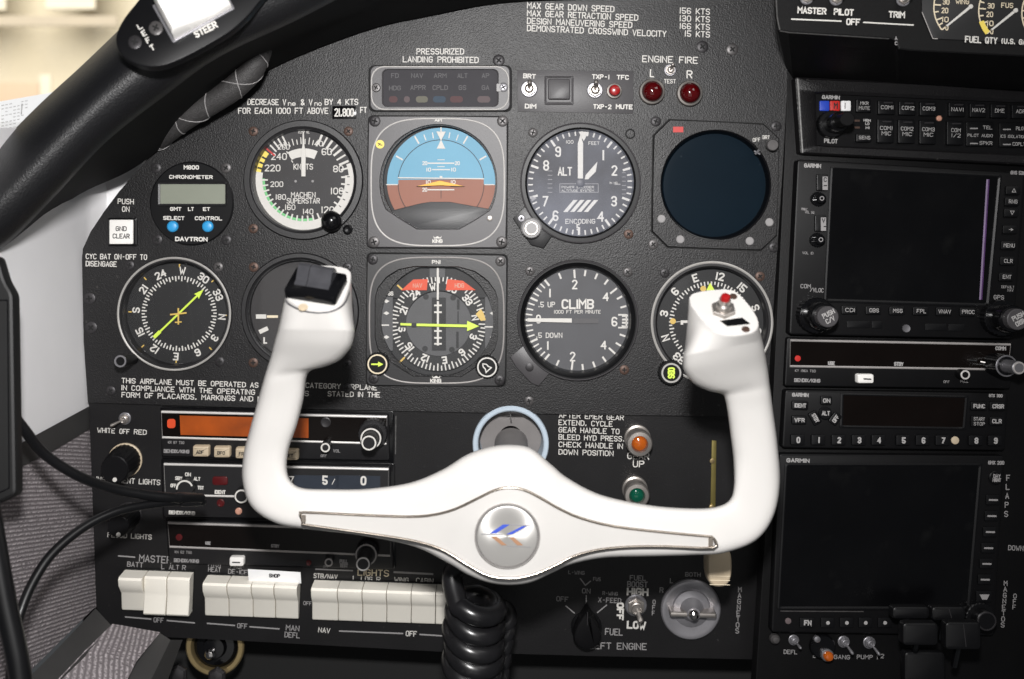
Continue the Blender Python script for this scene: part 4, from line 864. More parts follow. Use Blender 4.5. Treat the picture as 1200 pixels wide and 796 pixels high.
# ---- mode annunciator
cx, cy = 516, 104
F = Loc(PM, cx, cy)
t = thing('mode_annunciator', 'rounded grey annunciator panel with faint unlit legends', 'annunciator', F.o)
mb = MB(); mb.prism(F, rrect(-84, -27.5, 84, 27.5, 7), 0, 0.8); mb.build('gasket', 'void_black', t)
mb = MB(); mb.frame(F, rrect(-82, -26, 82, 26, 7), rrect(-66.5, -22, 67, 21.5, 6), [(0, 0), (0, 4), (0.08, 5), (0.9, 5), (1, 4), (1, -2)], (0, 0)); mb.build('bezel', 'bezel_grey', t)
mb = MB(); mb.ridge(F, rrect(-80, -25, 80, 24.8, 15, 8), 2.0, 4.8, 6); mb.build('bezel_line', 'line_silver', t)
mb = MB(); mb.prism(F, rrect(-66.5, -22, 67, 21.5, 6), -1, 1.5); mb.build('window', 'annunciator', t)
lettering(t, 'print_faint', [(s, x - cx - w / 2, y - cy, x - cx + w / 2, y - cy, 5.5, 0.9) for s, x, y, w in (('FD', 463, 89, 9), ('NAV', 489, 89, 14), ('ARM', 516, 89, 15), ('ALT', 542, 89, 12), ('AP', 569, 89, 9), ('HDG', 463, 103.5, 14), ('APPR', 490, 103, 18), ('CPLD', 516, 103, 18), ('GS', 542, 103, 9), ('GA', 569, 103, 9))], F, z=1.8)
for x, w, m in ((461, 10, 'smear_red'), (477, 7, 'smear_pink'), (494.5, 14, 'smear_olive'), (515, 15, 'smear_blue'), (535, 15, 'smear_red'), (567, 15, 'smear_pink')):
    mb = MB(); mb.prism(F, rrect(x - cx - w / 2, 9, x - cx + w / 2, 16.5, 3.4), 1.5, 1.8); mb.build('legend_tab', m, t, 0)
mb = MB(); mb.box(F, 66, -5, 71, 4, 5, 6.5, 1); mb.build('latch', 'knob_silver', t)
screw(t, F, -74.5, -0.5, 5.2, 'screw_grey', 5, 30); screw(t, F, 74, -1, 5.5, 'steel', 5, 60); screw(t, Loc(PM, 584.5, 71), 0, 0, 7, 'screw_dark', 0, 40)

# ---- chronometer
cx, cy = 225.5, 238.5
F = Loc(PM, cx, cy)
t = thing('chronometer', 'round black chronometer with an LCD window and two blue buttons', 'clock', F.o)
mb = MB(); mb.lathe(F, 0, 0, [(49, 0), (49, 3), (47.5, 4), (1, 4)], 72, cap1=True); mb.build('case', 'satin_black', t)
mb = MB(); mb.frame(F, rrect(-39, -25, 42, 3, 2), rrect(-36, -22.5, 40, 0.5, 1), [(0, 4), (0, 6), (0.3, 6.6), (1, 6), (1, 3.5)], (2, -11)); mb.build('display_frame', 'bezel_black', t)
mb = MB(); mb.box(F, -36, -22.5, 40, 0.5, 3, 4.8); mb.build('display', 'lcd', t)
lettering(t, 'print_white', [('M800', -9, -42, 9, -42, 4.4, 1.2), ('CHRONOMETER', -26, -31, 25, -30.6, 4, 1), ('GMT', -25, 6.5, -11.5, 6.6, 4, 1.0), ('LT', -4, 6.6, 3, 6.6, 4, 1.0), ('ET', 13.5, 6.7, 22, 6.7, 4, 1.0), ('SELECT', -33, 17, -8, 17.4, 4.2, 1.0), ('CONTROL', 4, 17.3, 36, 17.6, 4.2, 1.0), ('DAVTRON', -19, 41.5, 19, 42, 4.6, 1.3)], F, z=4.3)
for x in (-21.5, 19.5):
    mb = MB(); mb.lathe(F, x, 27, [(6.6, 4), (6.4, 6.5), (5, 8), (2.5, 8.8)], 28, cap1=True); mb.build('button', 'button_cyan', t)
for i, (x, y) in enumerate(((183, 197), (265, 197), (184.5, 281), (265.5, 281.5))): screw(t, Loc(PM, x, y), 0, 0, 6, 'screw_dark' if i != 1 else 'screw_grey', 0, 10 + i * 24)

# ---- ground clear button
F = Loc(PM, 144.5, 272)
t = thing('push_button', 'square white push button lettered GND CLEAR', 'button', F.o)
mb = MB(); mb.frame(F, rrect(-16.5, -16.5, 17.5, 16, 1.5), rrect(-14, -14.5, 13.5, 14, 1), [(0, 0), (0, 4), (0.5, 5), (1, 4.5), (1, 0)], (0, 0)); mb.build('frame', 'satin_black', t)
mb = MB(); mb.box(F, -14, -14.5, 13.5, 14, 0, 7, 1.5, 1); mb.build('lens_cap', 'white_enamel', t)
lettering(t, 'print_dark', [('GND', -6.5, -4, 6.5, -4, 5.6, 1), ('CLEAR', -10, 4.5, 10, 4.8, 5.6, 1)], F, z=7.2)

# ---- transponder switch plate
F = Loc(PM, 675, 108)
t = thing('switch_plate', 'smooth grey plate carrying the BRT DIM and TXP switches', 'switch plate', F.o)
mb = MB(); mb.prism(F, [(-69, -25.5), (67, -24.5), (67, 25.5), (-68, 23)], 0, 0.8, 0.2); mb.build('plate', 'bezel_grey', t)
lettering(t, 'print_white', [('BRT', -62, -19, -47, -18, 5.2, 1.2), ('DIM', -60, 16.5, -46.5, 17, 5.2, 1.2), ('TXP-1', 18.5, -18, 39.5, -17.5, 5.2, 1.2), ('TFC', 47.5, -17.3, 62, -17, 5.2, 1.2), ('TXP-2', 20, 17, 41.5, 17.5, 5.2, 1.2), ('MUTE', 46.5, 17.2, 66.5, 17.6, 5.2, 1.3)], F, z=1.0)
quick('label_backing', 'print_dark', t, lambda b: (b.box(F, 29, -20, 36, -14.5, 0.8, 0.9), b.box(F, 31, 14.5, 38, 20, 0.8, 0.9), b.box(F, 52, -20, 59, -14.5, 0.8, 0.9)), 0)
PSW = onpanel(0.0005)
toggle('toggle_switch', 'nickel toggle between BRT and DIM left of the square black button', Loc(PSW, 620, 104.5), (0.5, -7, 22), 0.98)
toggle('toggle_switch', 'nickel toggle between TXP-1 and TXP-2', Loc(PSW, 697, 106), (0, -9, 22), 0.95)
F = Loc(PSW, 655, 106)
t = thing('square_button', 'square black button in the middle of the grey switch plate', 'button', F.o)
mb = MB(); mb.frame(F, rrect(-17, -16.5, 17, 17, 1), rrect(-14.5, -14.5, 14.5, 14, 2), [(0, 0), (0, 2), (0.4, 2.5), (1, 2), (1, -2)], (0, 0)); mb.build('frame', 'bezel_grey', t)
mb = MB(); mb.box(F, -14.8, -14.8, 14.8, 14.8, -1.5, -0.5); mb.build('well', 'void_black', t, 0)
mb = MB(); mb.box(F, -13, -13, 13, 11, -1, 5, 2.2, 1.2); mb.build('cap', 'bezel_grey', t)
F = Loc(PSW, 719.5, 107)
t = thing('mute_button', 'red push button in a nickel collar between TFC and MUTE', 'button', F.o)
mb = MB(); mb.lathe(F, 0, 0, [(9.2, 0), (9.2, 3), (8.5, 4.5), (6.8, 5), (6.3, 4)], 36); mb.build('collar', 'nickel', t)
mb = MB(); mb.lathe(F, 0, 0, [(6.3, 1), (6.3, 11), (5.6, 12.5), (3.5, 13.4)], 32, cap1=True); mb.build('cap', 'button_red', t)
lampjewel('fire_warning_light', 'dark red engine fire light under the letter L', Loc(PM, 763.5, 108), 12, 'lens_red', 'engine fire lights')
lampjewel('fire_warning_light', 'dark red engine fire light under the letter R', Loc(PM, 807.5, 110), 12, 'lens_red', 'engine fire lights')
toggle('toggle_switch', 'small nickel toggle above the word TEST between the fire lights', Loc(PM, 785, 82.5), (2, -6, 16), 0.72)

# ================================================================== LOWER PANEL
lo = [(104, 470), (300, 474), (600, 481), (915, 486), (895, 560), (893, 740), (890, 773), (700, 769), (520, 764), (300, 752), (180, 746), (132, 740), (113, 712), (109, 600)]
mb = sheet(PL, lo, [circ(599, 519, 37)], -8, 0)
lower = mb.build('lower_panel', 'lower_paint', None, 30); tag(lower, 'black lower panel with the radios, white rocker switches and engine controls', 'lower panel'); lower['_o'] = (0, 0, 0)
lettering(lower, 'print_white', [('WHITE', 114, 504, 135, 505, 6), ('OFF', 140, 505.3, 152, 506, 6), ('RED', 157, 506, 172, 506.8, 6), ('INSTRUMENT LIGHTS', 113, 561.5, 188, 565.5, 6.4), ('FLOOD LIGHTS', 126, 626.5, 178, 629.5, 6)], PL, 'light_switch_lettering')
lettering(lower, 'print_grey', [('MASTER', 163, 654, 201, 656.5, 8.5), ('BATT', 149, 661, 168, 662.3, 6), ('L', 189, 664, 193, 664, 6), ('ALT', 198, 664.5, 210, 665.2, 6), ('R', 213.5, 665.3, 218, 665.6, 6), ('OFF', 180, 726.3, 192, 727, 6),
    ('PITOT', 244, 661, 260, 662.5, 5), ('HEAT', 244, 667, 259, 668, 5.8), ('PROP', 270, 663, 286, 664.5, 5), ('DE-ICE', 267.5, 669.5, 290, 671, 5.8), ('OFF', 278, 733, 290, 734, 6), ('MAN', 335, 735.5, 351, 736.5, 6.6), ('DEFL', 333.5, 743.5, 351.5, 744.8, 6.6), ('OFF', 355.5, 706.7, 365.5, 707.4, 4.6)], PL, 'master_lettering')
lettering(lower, 'print_white', [('STB/NAV', 367.5, 674.5, 395.5, 676.5, 6), ('L', 413.5, 677.5, 417, 677.6, 6), ('LDG', 423, 678, 436.5, 679, 6), ('R', 441, 679, 446, 679.3, 6), ('WING', 462, 679, 479, 680, 6), ('CABIN', 487.5, 680, 508, 681, 6), ('FAN', 519, 681.5, 532, 682, 6), ('NAV', 373, 738, 387, 739.3, 6), ('OFF', 475.5, 742.3, 488.5, 743, 6.4)], PL, 'switch_bank_lettering')
lettering(lower, 'print_cream', [('LIGHTS', 419, 670.5, 456, 672, 8)], PL, 'lights_heading')
mb = MB()
for x0, y0, x1, y1 in ((139, 651.5, 158, 653), (147, 723, 177, 725.5), (196, 727.2, 228, 730), (243, 730.5, 275, 733), (293, 734.5, 327, 737), (370, 667, 413, 668.8), (398, 739.5, 472, 742.4), (492, 743.5, 524, 745.5)): mb.stroke(PL, [(x0, y0), (x1, y1)], 1.6, 0.25)
mb.stroke(PL, [(462, 670.5), (507, 672.8)], 2.2, 0.25); mb.build('bracket_lines', 'print_grey', lower, 0)
lettering(lower, 'print_white', [('AFTER EMER GEAR', 655, 486.5, 731, 489.5, 6.4), ('EXTEND, CYCLE', 654.5, 495, 718, 497, 6.4), ('GEAR HANDLE TO', 654.5, 503.5, 726, 505.8, 6.4), ('BLEED HYD PRESS.', 654.5, 512, 732, 514.5, 6.4), ('CHECK HANDLE IN', 654.5, 520.7, 730, 523, 6.4), ('DOWN POSITION', 654.5, 529.5, 719, 531.5, 6.4)], PL, 'gear_placard', label='white lettering about cycling the gear handle')
lettering(lower, 'print_white', [('GEAR', 735, 534, 761, 535, 8), ('UP', 741.5, 543.5, 755, 544, 8)], PL, 'gear_lettering')
lettering(lower, 'print_grey', [('OFF', 652, 701.5, 666, 702.5, 6), ('ON', 682, 692.3, 692, 692.8, 6), ('X-FEED', 701, 702.8, 728, 704, 6), ('L-WING', 666, 670.5, 685, 671.5, 4.4), ('FUS', 695, 678.5, 704, 679, 4.4), ('R-WING', 706, 695, 724, 696, 4.4), ('FUEL', 709, 740, 730, 741, 8), ('LEFT ENGINE', 690, 756.5, 758, 757.8, 8), ('FUEL', 738, 677, 757, 677.6, 6), ('BOOST', 735, 684.5, 759, 685.3, 7)], PL, 'fuel_lettering')
lettering(lower, 'print_white', [('HIGH', 734.5, 693.2, 760, 694, 8.5, 2.1), ('LOW', 734.5, 732, 757, 733, 8.5, 2.1), ('OFF', 727, 706, 726.5, 727, 7.5, 2.1)], PL, 'boost_lettering')
lettering(lower, 'print_grey', [('R', 773, 691.3, 777.5, 691.6, 6), ('L', 785, 680.5, 788.5, 680.6, 6), ('BOTH', 803, 673, 821, 673.5, 5)], PL, 'magneto_lettering')
mb = MB()
for i, c in enumerate('MAGNETOS'): mb.text(PL, c, 867 - i * 0.45, 691 + i * 6.9, 6.2, 4.4, 0)
for i, c in enumerate('OFF'): mb.text(PL, c, 766.5 - i * 0.4, 705.5 + i * 6.5, 5.6, 3.6, 0)
mb.build('vertical_lettering', 'print_grey', lower, 0)
mb = MB()
for p in ([(663, 710), (673, 718.5)], [(687, 698), (687, 708)], [(711, 709), (700, 718)], [(680, 678), (686, 686), (692, 681)]): mb.stroke(PL, p, 1.2, 0.25)
mb.build('selector_lines', 'print_grey', lower, 0)
mb = MB(); mb.stroke(PL, [(896, 600), (894, 690), (893, 732)], 1.4, 0.5); mb.stroke(PL, [(464, 488), (463.5, 532)], 1.0, 0.3); mb.stroke(PL, [(598, 484), (599, 492)], 1.2, 0.2); mb.build('worn_edges', 'worn_edge', lower, 0)

def radio(name, label, body, win, outer=None, frame_m='line_silver', win_m='screen_black', pl=PL, h=7, body_m='bezel_black'):
    t = thing(name, label, 'radio', pl(sum(p[0] for p in body) / 4, sum(p[1] for p in body) / 4))
    if outer:
        mb = MB(); mb.prism(pl, rquad(outer, 3), 0, 1.5, 0.5); mb.build('mounting_surround', 'gloss_black', t)
    mb = MB(); mb.prism(pl, rquad(body, 3), 0, h, 1.5); mb.build('faceplate', body_m, t)
    if win:
        mb = MB(); mb.prism(pl, win, h, h + 0.6); mb.build('display_window', win_m, t, 0)
        if frame_m:
            mb = MB(); mb.ridge(pl, win, 3.0, h - 0.1, h + 1.4); mb.build('display_frame', frame_m, t)
    return t
# ADF receiver
t = radio('direction_finder_radio', 'upper left radio with an orange display and cream push buttons', [(190, 478.5), (456, 484.5), (457, 538), (192, 533)], [(191.5, 481), (454, 487), (453.5, 518), (192.5, 510.5)], [(188, 476), (462, 482), (462, 543), (190, 537)], win_m='screen_brown')
mb = MB(); mb.prism(PL, [(213, 485), (363, 488.3), (363, 511), (214, 507.5)], 7.6, 8.4); mb.build('orange_display', 'orange_filter', t, 0)  # orange filter, the flash glare on it put into its colour
mb = MB(); mb.prism(PL, rrect(198.5, 489, 208, 499.5, 3), 7.6, 8.6); mb.build('annunciator_lamp', 'paint_orange', t)
mb = MB(); mb.lathe(PL, 383, 493, [(6, 7.6), (6, 8.4), (5, 8.8), (2.5, 8.2)], 24, cap1=True); mb.build('photo_cell', 'screw_dark', t)
lettering(t, 'print_white', [('ADF', 440, 492.8, 449, 493.2, 4.4, 1.2)], PL, 'type_lettering', 8.6)
lettering(t, 'print_grey', [('KR 87 TSO', 199, 516.3, 218, 516.8, 3.2), ('BENDIX/KING', 194, 526.5, 224, 527.3, 4, 1), ('VOL', 391.5, 526.3, 400, 526.6, 3.6), ('OFF', 377, 532, 384, 532.3, 3.2)], PL, 'lettering', 7.3)
for x, y, s in ((239.5, 525, 'ADF'), (264, 526, 'BFO'), (289, 527, 'FRQ'), (314, 528, 'FLT'), (343, 529, 'SET')):
    mb = MB(); mb.box(PL, x - 10, y - 6, x + 9, y + 6.5, 7, 15, 2, 2.5); b = mb.build('push_button', 'ivory', t)
    mb = MB(); mb.text(PL, s, x - 1, y + 0.5, 4, 9, 1.5, 0.8, 15.3); mb.build('button_lettering', 'print_dark', b, 0)
k = knob(t, PL, 439, 504, [(17, 7, 20), (12.5, 20, 36)], 'bezel_black', 'tuning_knob', 0.05, 60, 'print_white')
knob(k, PL, 439, 504, [(9, 36, 54)], 'bezel_black', 'inner_knob', None, 40, 'print_white')
knob(t, PL, 384.5, 519, [(6, 7, 20)], 'bezel_black', 'volume_knob', None, 32, 'print_white')
# transponder
t = radio('transponder_radio', 'left middle radio with numerals 5 and 0 in blue grey windows', [(192, 539.5), (458, 545.5), (459, 606), (194, 604)], [(194.5, 542), (456, 548), (455.5, 583.5), (196, 577.5)], [(189, 537), (463, 543), (463, 610), (191, 609)], win_m='bezel_black')
for x in (354, 402.5):
    mb = MB(); mb.prism(PL, [(x - 8, 553 + x * 0.004), (x + 44, 554 + x * 0.004), (x + 44, 570 + x * 0.004), (x - 8, 569 + x * 0.004)], 7.6, 8.0); mb.build('digit_window', 'window_blue', t, 0)
lettering(t, 'print_white', [('7', 340, 560, 346, 560.2, 9, 1.3), ('5', 379, 560.2, 385.5, 560.4, 10, 2.2), ('0', 423.5, 560.8, 430.5, 561, 10, 2.2), ('/', 390, 562, 394, 562, 7, 0.8)], PL, 'digits', 8.3)
lettering(t, 'print_white', [('ON', 219, 553.5, 226, 553.8, 4, 1), ('SBY', 207.5, 558, 216, 558.3, 4, 1), ('ALT', 229, 558.6, 237, 559, 4, 1), ('TST', 233.5, 569, 241, 569.4, 4, 1), ('OFF', 202, 566.5, 209, 566.8, 4, 1), ('IDENT', 253.5, 574, 266.5, 574.6, 4.2, 1.2), ('BENDIX/KING', 200, 597.8, 231, 599, 4, 1.2)], PL, 'lettering', 7.9)
mb = MB(); mb.box(PL, 251, 556, 269, 566, 7.6, 9, 3, 0.8); mb.build('ident_button', 'lens_maroon', t)
k = knob(t, PL, 221.5, 567, [(10.5, 7, 18)], 'bezel_black', 'mode_knob', 0.04, 40)
mb = MB(); mb.arc(PL, 221.5, 567, 8, 10, -95, 70, 18.4); mb.build('knob_arc', 'print_white', k, 0)
knob(t, PL, 287, 576, [(8.5, 7, 18)], 'bezel_black', 'code_knob', None, 36, 'print_white')
mb = MB(); mb.lathe(PL, 260.5, 587, [(4.5, 7), (4.5, 8), (3.4, 8.4), (2.6, 7.6)], 20, cap1=True); mb.build('red_jewel', 'lens_maroon', t)
mb = MB(); mb.lathe(PL, 281.5, 596.5, [(4, 7), (4, 8.2), (2.6, 9)], 20, cap1=True); mb.build('amber_jewel', 'pink_tan', t)
# lower communications radio
t = radio('distance_measuring_radio', 'lowest left radio with a blank black window and one white button', [(197, 607.5), (460, 616), (462, 665), (201, 658)], [(199, 610.5), (458.5, 619), (458, 648.5), (201, 638)], [(194, 605), (464, 614), (464, 666), (198, 659.5)], 'line_dim', 'screen_brown')
lettering(t, 'print_grey', [('USE', 242.5, 633.6, 249, 633.9, 3.4, 1), ('STBY', 319, 636.8, 329, 637.2, 3.4, 1), ('KN 62 TSO', 207, 644, 227, 644.6, 3.2), ('BENDIX/KING', 206, 653.6, 235.5, 654.8, 4, 1), ('OFF', 380, 661, 387, 661.3, 3), ('PULL', 399, 654.8, 409, 655.1, 4, 1.2), ('TEST', 399, 659.6, 409, 660, 4, 1.2)], PL, 'lettering', 7.9)
mb = MB(); mb.lathe(PL, 212, 627, [(4, 7.6), (3.6, 8.2), (1, 8.4)], 16, cap1=True); mb.lathe(PL, 363, 657, [(3.2, 7), (3, 7.7), (1, 7.4)], 16, cap1=True); mb.build('dark_lamp', 'lens_maroon', t)
mb = MB(); mb.box(PL, 272, 648, 289, 658.5, 7, 15, 2.5, 2); b = mb.build('transfer_button', 'white_enamel', t); mb = MB(); mb.stroke(PL, [(276, 653.4), (284.5, 653.6)], 1.4, 15.3); mb.build('button_mark', 'print_dark', b, 0)
knob(t, PL, 388, 652.5, [(5.4, 7, 18)], 'bezel_black', 'volume_knob', None, 32, 'line_dim')
k = knob(t, PL, 431.5, 643, [(13, 7, 20)], 'bezel_black', 'tuning_knob', 0.05, 56, 'line_dim'); knob(k, PL, 431.5, 643, [(8.5, 20, 48)], 'bezel_black', 'inner_knob', None, 36, 'line_silver')
# label tape
t = thing('label_tape', 'strip of white label tape stuck above the second rocker bank', 'label tape', PL(325, 671))
mb = MB(); mb.prism(PL, [(293.5, 662), (354.5, 665.5), (355.5, 678.5), (294.5, 679)], 13, 13.8, 0.2, True); mb.build('tape', 'tape_white', t); mb = MB(); mb.text(PL, 'SHOP', 324.5, 669.4, 4, 13, 2.5, 1.1, 14.1); mb.build('lettering', 'print_dark', t, 0)

# rocker switches
def rocker(x0, x1, yt, yb, up, label, group):
    """a wedge rocker: its pressed half slopes into the panel"""
    xm = (x0 + x1) / 2; F = Loc(PL, xm, (yt + yb) / 2 - 3.5, 2.2)
    t = thing('rocker_switch', label, 'switch', F.o, group); w = (x1 - x0) / 2 - random.uniform(0.1, 0.35); hh = (yb - yt) / 2
    mb = MB(); mb.box(F, -w - 0.4, -hh - 1.5, w + 0.4, hh + 2.5, 0, 2); mb.build('housing', 'void_black', t)
    zt, zm, zb = (27, 13, 9) if up else (9, 13, 27)
    if up is None: zt, zm, zb = 20, 17, 19
    yt_, yb_ = -hh, hh
    pr = [(yt_, 1), (yt_ + 0.3, zt - 2.5), (yt_ + 2.5, zt), (yt_ + 10, zt - (2 if up else 0.5)), (-3.5, zm + (4 if up else 0.8)), (0.5, zm), (yb_ - 2.5, zb), (yb_ - 0.3, zb - 2), (yb_, 1)]
    rs = []
    for x, dz in ((-w, -0.7), (-w + 0.5, -0.15), (-w + 1.0, 0), (w - 1.0, 0), (w - 0.5, -0.15), (w, -0.7)): rs.append([F(x, y, max(1, z + (dz if z > 1.5 else 0))) for y, z in pr])
    mb = MB(); mb.rings(rs, closed=False, cap0=True, cap1=True); mb.build('rocker', 'rocker_ivory', t, 40)
    return t
banks = [
 ('rocker switches of the master group', [(146, 173.5, 671, 716, True, 'ivory BATT rocker at the left end of the first bank, pushed up'), (174, 200, 672, 717.5, None, 'ivory ALT rocker under the letter L, middle of the first bank'), (200.5, 227, 673, 718.5, None, 'ivory ALT rocker under the letter R, right end of the first bank')]),
 ('rocker switches of the de-icing group', [(243, 271, 677, 722.5, True, 'ivory rocker under PITOT HEAT at the left of the second bank'), (271.5, 299, 678, 723.5, True, 'ivory rocker under PROP DE-ICE in the second bank'), (299.5, 325, 679, 724.5, True, 'ivory rocker under the left half of the white label tape'), (325.5, 352, 680, 725.5, True, 'ivory rocker under the right end of the white tape, above MAN DEFL')]),
 ('rocker switches of the lights group', [(368, 398, 683, 727.5, True, 'ivory rocker between STB/NAV and NAV at the left of the third bank'), (398.5, 426.5, 684, 728.5, True, 'ivory landing light rocker under the letter L of LDG'), (427, 454.5, 685, 729.5, True, 'ivory landing light rocker under the letter R of LDG'), (455, 483, 686, 730.5, True, 'ivory rocker under the word WING'), (483.5, 511, 687, 731.5, True, 'ivory rocker under the word CABIN'), (511.5, 538, 688, 732.5, True, 'ivory rocker partly behind the black coiled cord')])]
for g, lst in banks:
    for a in lst: rocker(*a, g)

toggle('toggle_switch', 'nickel toggle above WHITE OFF RED, lever pointing left', Loc(PL, 146.5, 490.5), (-11, 4, 18), 0.72)
def dimmer(label, cx, cy, r, cat='knob'):
    F = Loc(PL, cx, cy); t = thing('dimmer_knob', label, cat, F.o)
    mb = MB(); mb.lathe(F, 0, 0, [(r * 1.05, 0), (r * 1.05, 2), (r * 0.95, 3)], 44, cap1=True); mb.build('dial_plate', 'ivory' if r > 18 else 'screw_dark', t)
    mb = MB(); mb.lathe(F, 0, 0, [(r, 3), (r * 0.97, 12), (r * 0.88, 34), (r * 0.84, 37), (r * 0.78, 38)], 48, cap1=True, knurl=0.03); mb.build('cap', 'satin_black', t)
    mb = MB(); mb.lathe(F, 0.5, r * 0.6, [(2.6, 38), (2.4, 38.8), (0.5, 39)], 14, cap1=True); mb.build('index_dot', 'print_white', t)
    return t
dimmer('large black dimmer knob with a white dot above INSTRUMENT LIGHTS', 147, 539, 19)
dimmer('black dimmer knob with a white dot above FLOOD LIGHTS, under the cables', 151, 604, 15)

def gearlamp(label, F, r, lens):
    t = thing('gear_light', label, 'indicator light', F.o)
    mb = MB(); mb.lathe(F, 0, 0, [(r * 1.15, 0), (r * 1.15, 6), (r, 7), (r, 20), (r * 1.12, 21), (r * 1.12, 27), (r * 1.02, 29), (r * 0.72, 29.5), (r * 0.62, 26)], 44); mb.build('collar', 'nickel', t)
    mb = MB(); mb.lathe(F, 0, 0, [(r * 0.64, 24), (r * 0.64, 27), (r * 0.5, 30), (r * 0.25, 31.5), (r * 0.05, 32)], 36, cap1=True); mb.build('lens', lens, t)
gearlamp('amber gear light in a nickel collar above GEAR UP', Loc(PL, 746.5, 512.5), 13.4, 'lens_amber')
gearlamp('green gear light in a nickel collar beside the yoke bar', Loc(PL, 743.5, 572), 13, 'lens_green')
t = thing('gear_slot', 'tall narrow brass coloured slot right of the gear lights', 'slot plate', PL(838, 560)); mb = MB(); mb.prism(PL, [(834, 516), (839.5, 516.5), (838, 612), (832, 612)], 0, 1, 0.3); mb.build('strip', 'gold_strip', t)
mb = MB(); mb.lathe(PL, 834.5, 540, [(3, 1), (3, 1.8), (1.6, 2.2)], 16, cap1=True); mb.lathe(PL, 833.5, 594, [(3, 1), (3, 2.6), (1.6, 3.2)], 16, cap1=True); mb.build('rivet', 'brass', t)
PG = front(0.045)
t = thing('landing_gear_lever', 'ivory wheel shaped landing gear lever below the right end of the yoke bar', 'gear lever', PG(843, 668))
mb = MB(); n = 28; rs = []
for z, q in ((-30, 0.82), (-27, 0.94), (-20, 1.0), (-6, 1.0), (-2, 0.95), (0, 0.84)): rs.append([PG(843.5 + 15 * q * math.copysign(abs(math.cos(a)) ** 0.7, math.cos(a)), 664 + 25 * q * math.copysign(abs(math.sin(a)) ** 0.8, math.sin(a)), z) for a in [2 * math.pi * i / n for i in range(n)]])
mb.rings(rs, cap0=True, cap1=True); mb.build('wheel', 'ivory', t, 50)
mb = MB()
for y in (675, 680, 685): mb.stroke(PG, [(832, y), (855, y + 0.5)], 0.8, 0.3)
mb.build('grip_grooves', 'print_cream', t, 0)
mb = MB(); mb.tube([PL(836, 640, -5), PG(843, 655, -28)], 4 * S, 12); mb.build('stem', 'steel', t)
t = thing('fuel_selector', 'black teardrop fuel selector knob pointing to ON', 'selector knob', PL(687, 733))
F = Loc(PL, 687, 728); td = [(0, -24), (5, -16), (12, -5), (16, 6), (15, 15), (8, 22), (0, 24), (-8, 22), (-15, 15), (-16, 6), (-12, -5), (-5, -16)]
td = [tuple(p) for p in crom(td + [td[0]], 4)][:-1]
mb = MB(); mb.lathe(F, 0, 6, [(18, 0), (18, 4), (16, 6)], 40, cap1=True); mb.build('base', 'satin_black', t)
mb = MB(); mb.prism(F, td, 4, 24, 4); mb.build('pointer', 'face_dark', t)
mb = MB(); mb.stroke(F, [(0, -20), (0, -6)], 1.2, 24.3); mb.build('pointer_line', 'screw_dark', t, 0)
toggle('toggle_switch', 'nickel toggle between HIGH and LOW, lever pointing down', Loc(PL, 745, 709), (4, 12, 22), 1.28)
t = thing('magneto_switch', 'round silver magneto switch with a raised bar handle', 'ignition switch', PL(809, 713))
F = Loc(PL, 809, 713, 2)
mb = MB(); mb.lathe(F, 0, 0, [(35, 0), (35, 4), (33.5, 6), (31, 6.5), (29, 6)], 72, cap1=True); mb.build('plate', 'magneto_metal', t)
mb = MB(); mb.lathe(F, 0, -3, [(22, 6), (21, 9), (14, 11), (9, 20), (7.5, 24)], 48, cap1=True); mb.build('hub', 'magneto_metal', t)
mb = MB(); mb.box(F, -27, -4.5, 27, 1.5, 6, 24, 2.5, 2); mb.build('handle', 'nickel', t)
mb = MB(); mb.lathe(F, 0, -3, [(6, 20), (6, 27), (4.8, 30), (2.5, 31.5)], 32, cap1=True); mb.build('cap', 'chrome', t)
t = thing('shaft_collar', 'pale blue ring around the yoke shaft opening', 'collar', PL(598.5, 519))
F = Loc(PL, 598.5, 519)
mb = MB(); mb.lathe(F, 0, 0, [(44.5, 0), (44.5, 5), (43.5, 6.5), (40, 6.5), (38.5, 5.5), (37.5, 2), (36.5, -24)], 96); mb.build('ring', 'collar_blue', t)
mb = MB(); mb.lathe(F, 0, 0, [(36.4, -22), (14, -22)], 64); mb.build('bearing_plate', 'shaft_grey', t)
# under the panel
t = thing('brass_ring_knob', 'brass ringed control knob under the panel left of the footwell', 'knob', front(-0.055)(252, 758))
F = Loc(front(-0.055), 252, 758)
mb = MB(); mb.lathe(F, 0, 0, [(34, -4), (34, 1), (32.5, 2.5), (28, 2.5), (26.5, 0), (26, -6)], 72); mb.build('ring', 'brass', t)
mb = MB(); mb.lathe(F, 0, 0, [(25, -5), (22, -1), (14, 0), (12, 8), (5, 9)], 48, cap1=True); mb.build('body', 'gloss_black', t)
mb = MB(); mb.lathe(F, -3, 6, [(6, 6), (6, 13), (4, 16), (1.5, 17)], 24, cap1=True); mb.build('stud', 'chrome', t)
for x, y, d in ((210, 789, 'left'), (255, 792, 'right')):
    F = Loc(front(-0.05), x, y); t = thing('panel_nut', 'small dark nut under the brass ring knob, %s of the pair' % d, 'nut', F.o)
    mb = MB(); mb.lathe(F, 0, 0, [(11, 0), (11, 5), (8, 8), (3, 9)], 6, cap1=True); mb.build('nut', 'screw_dark', t)

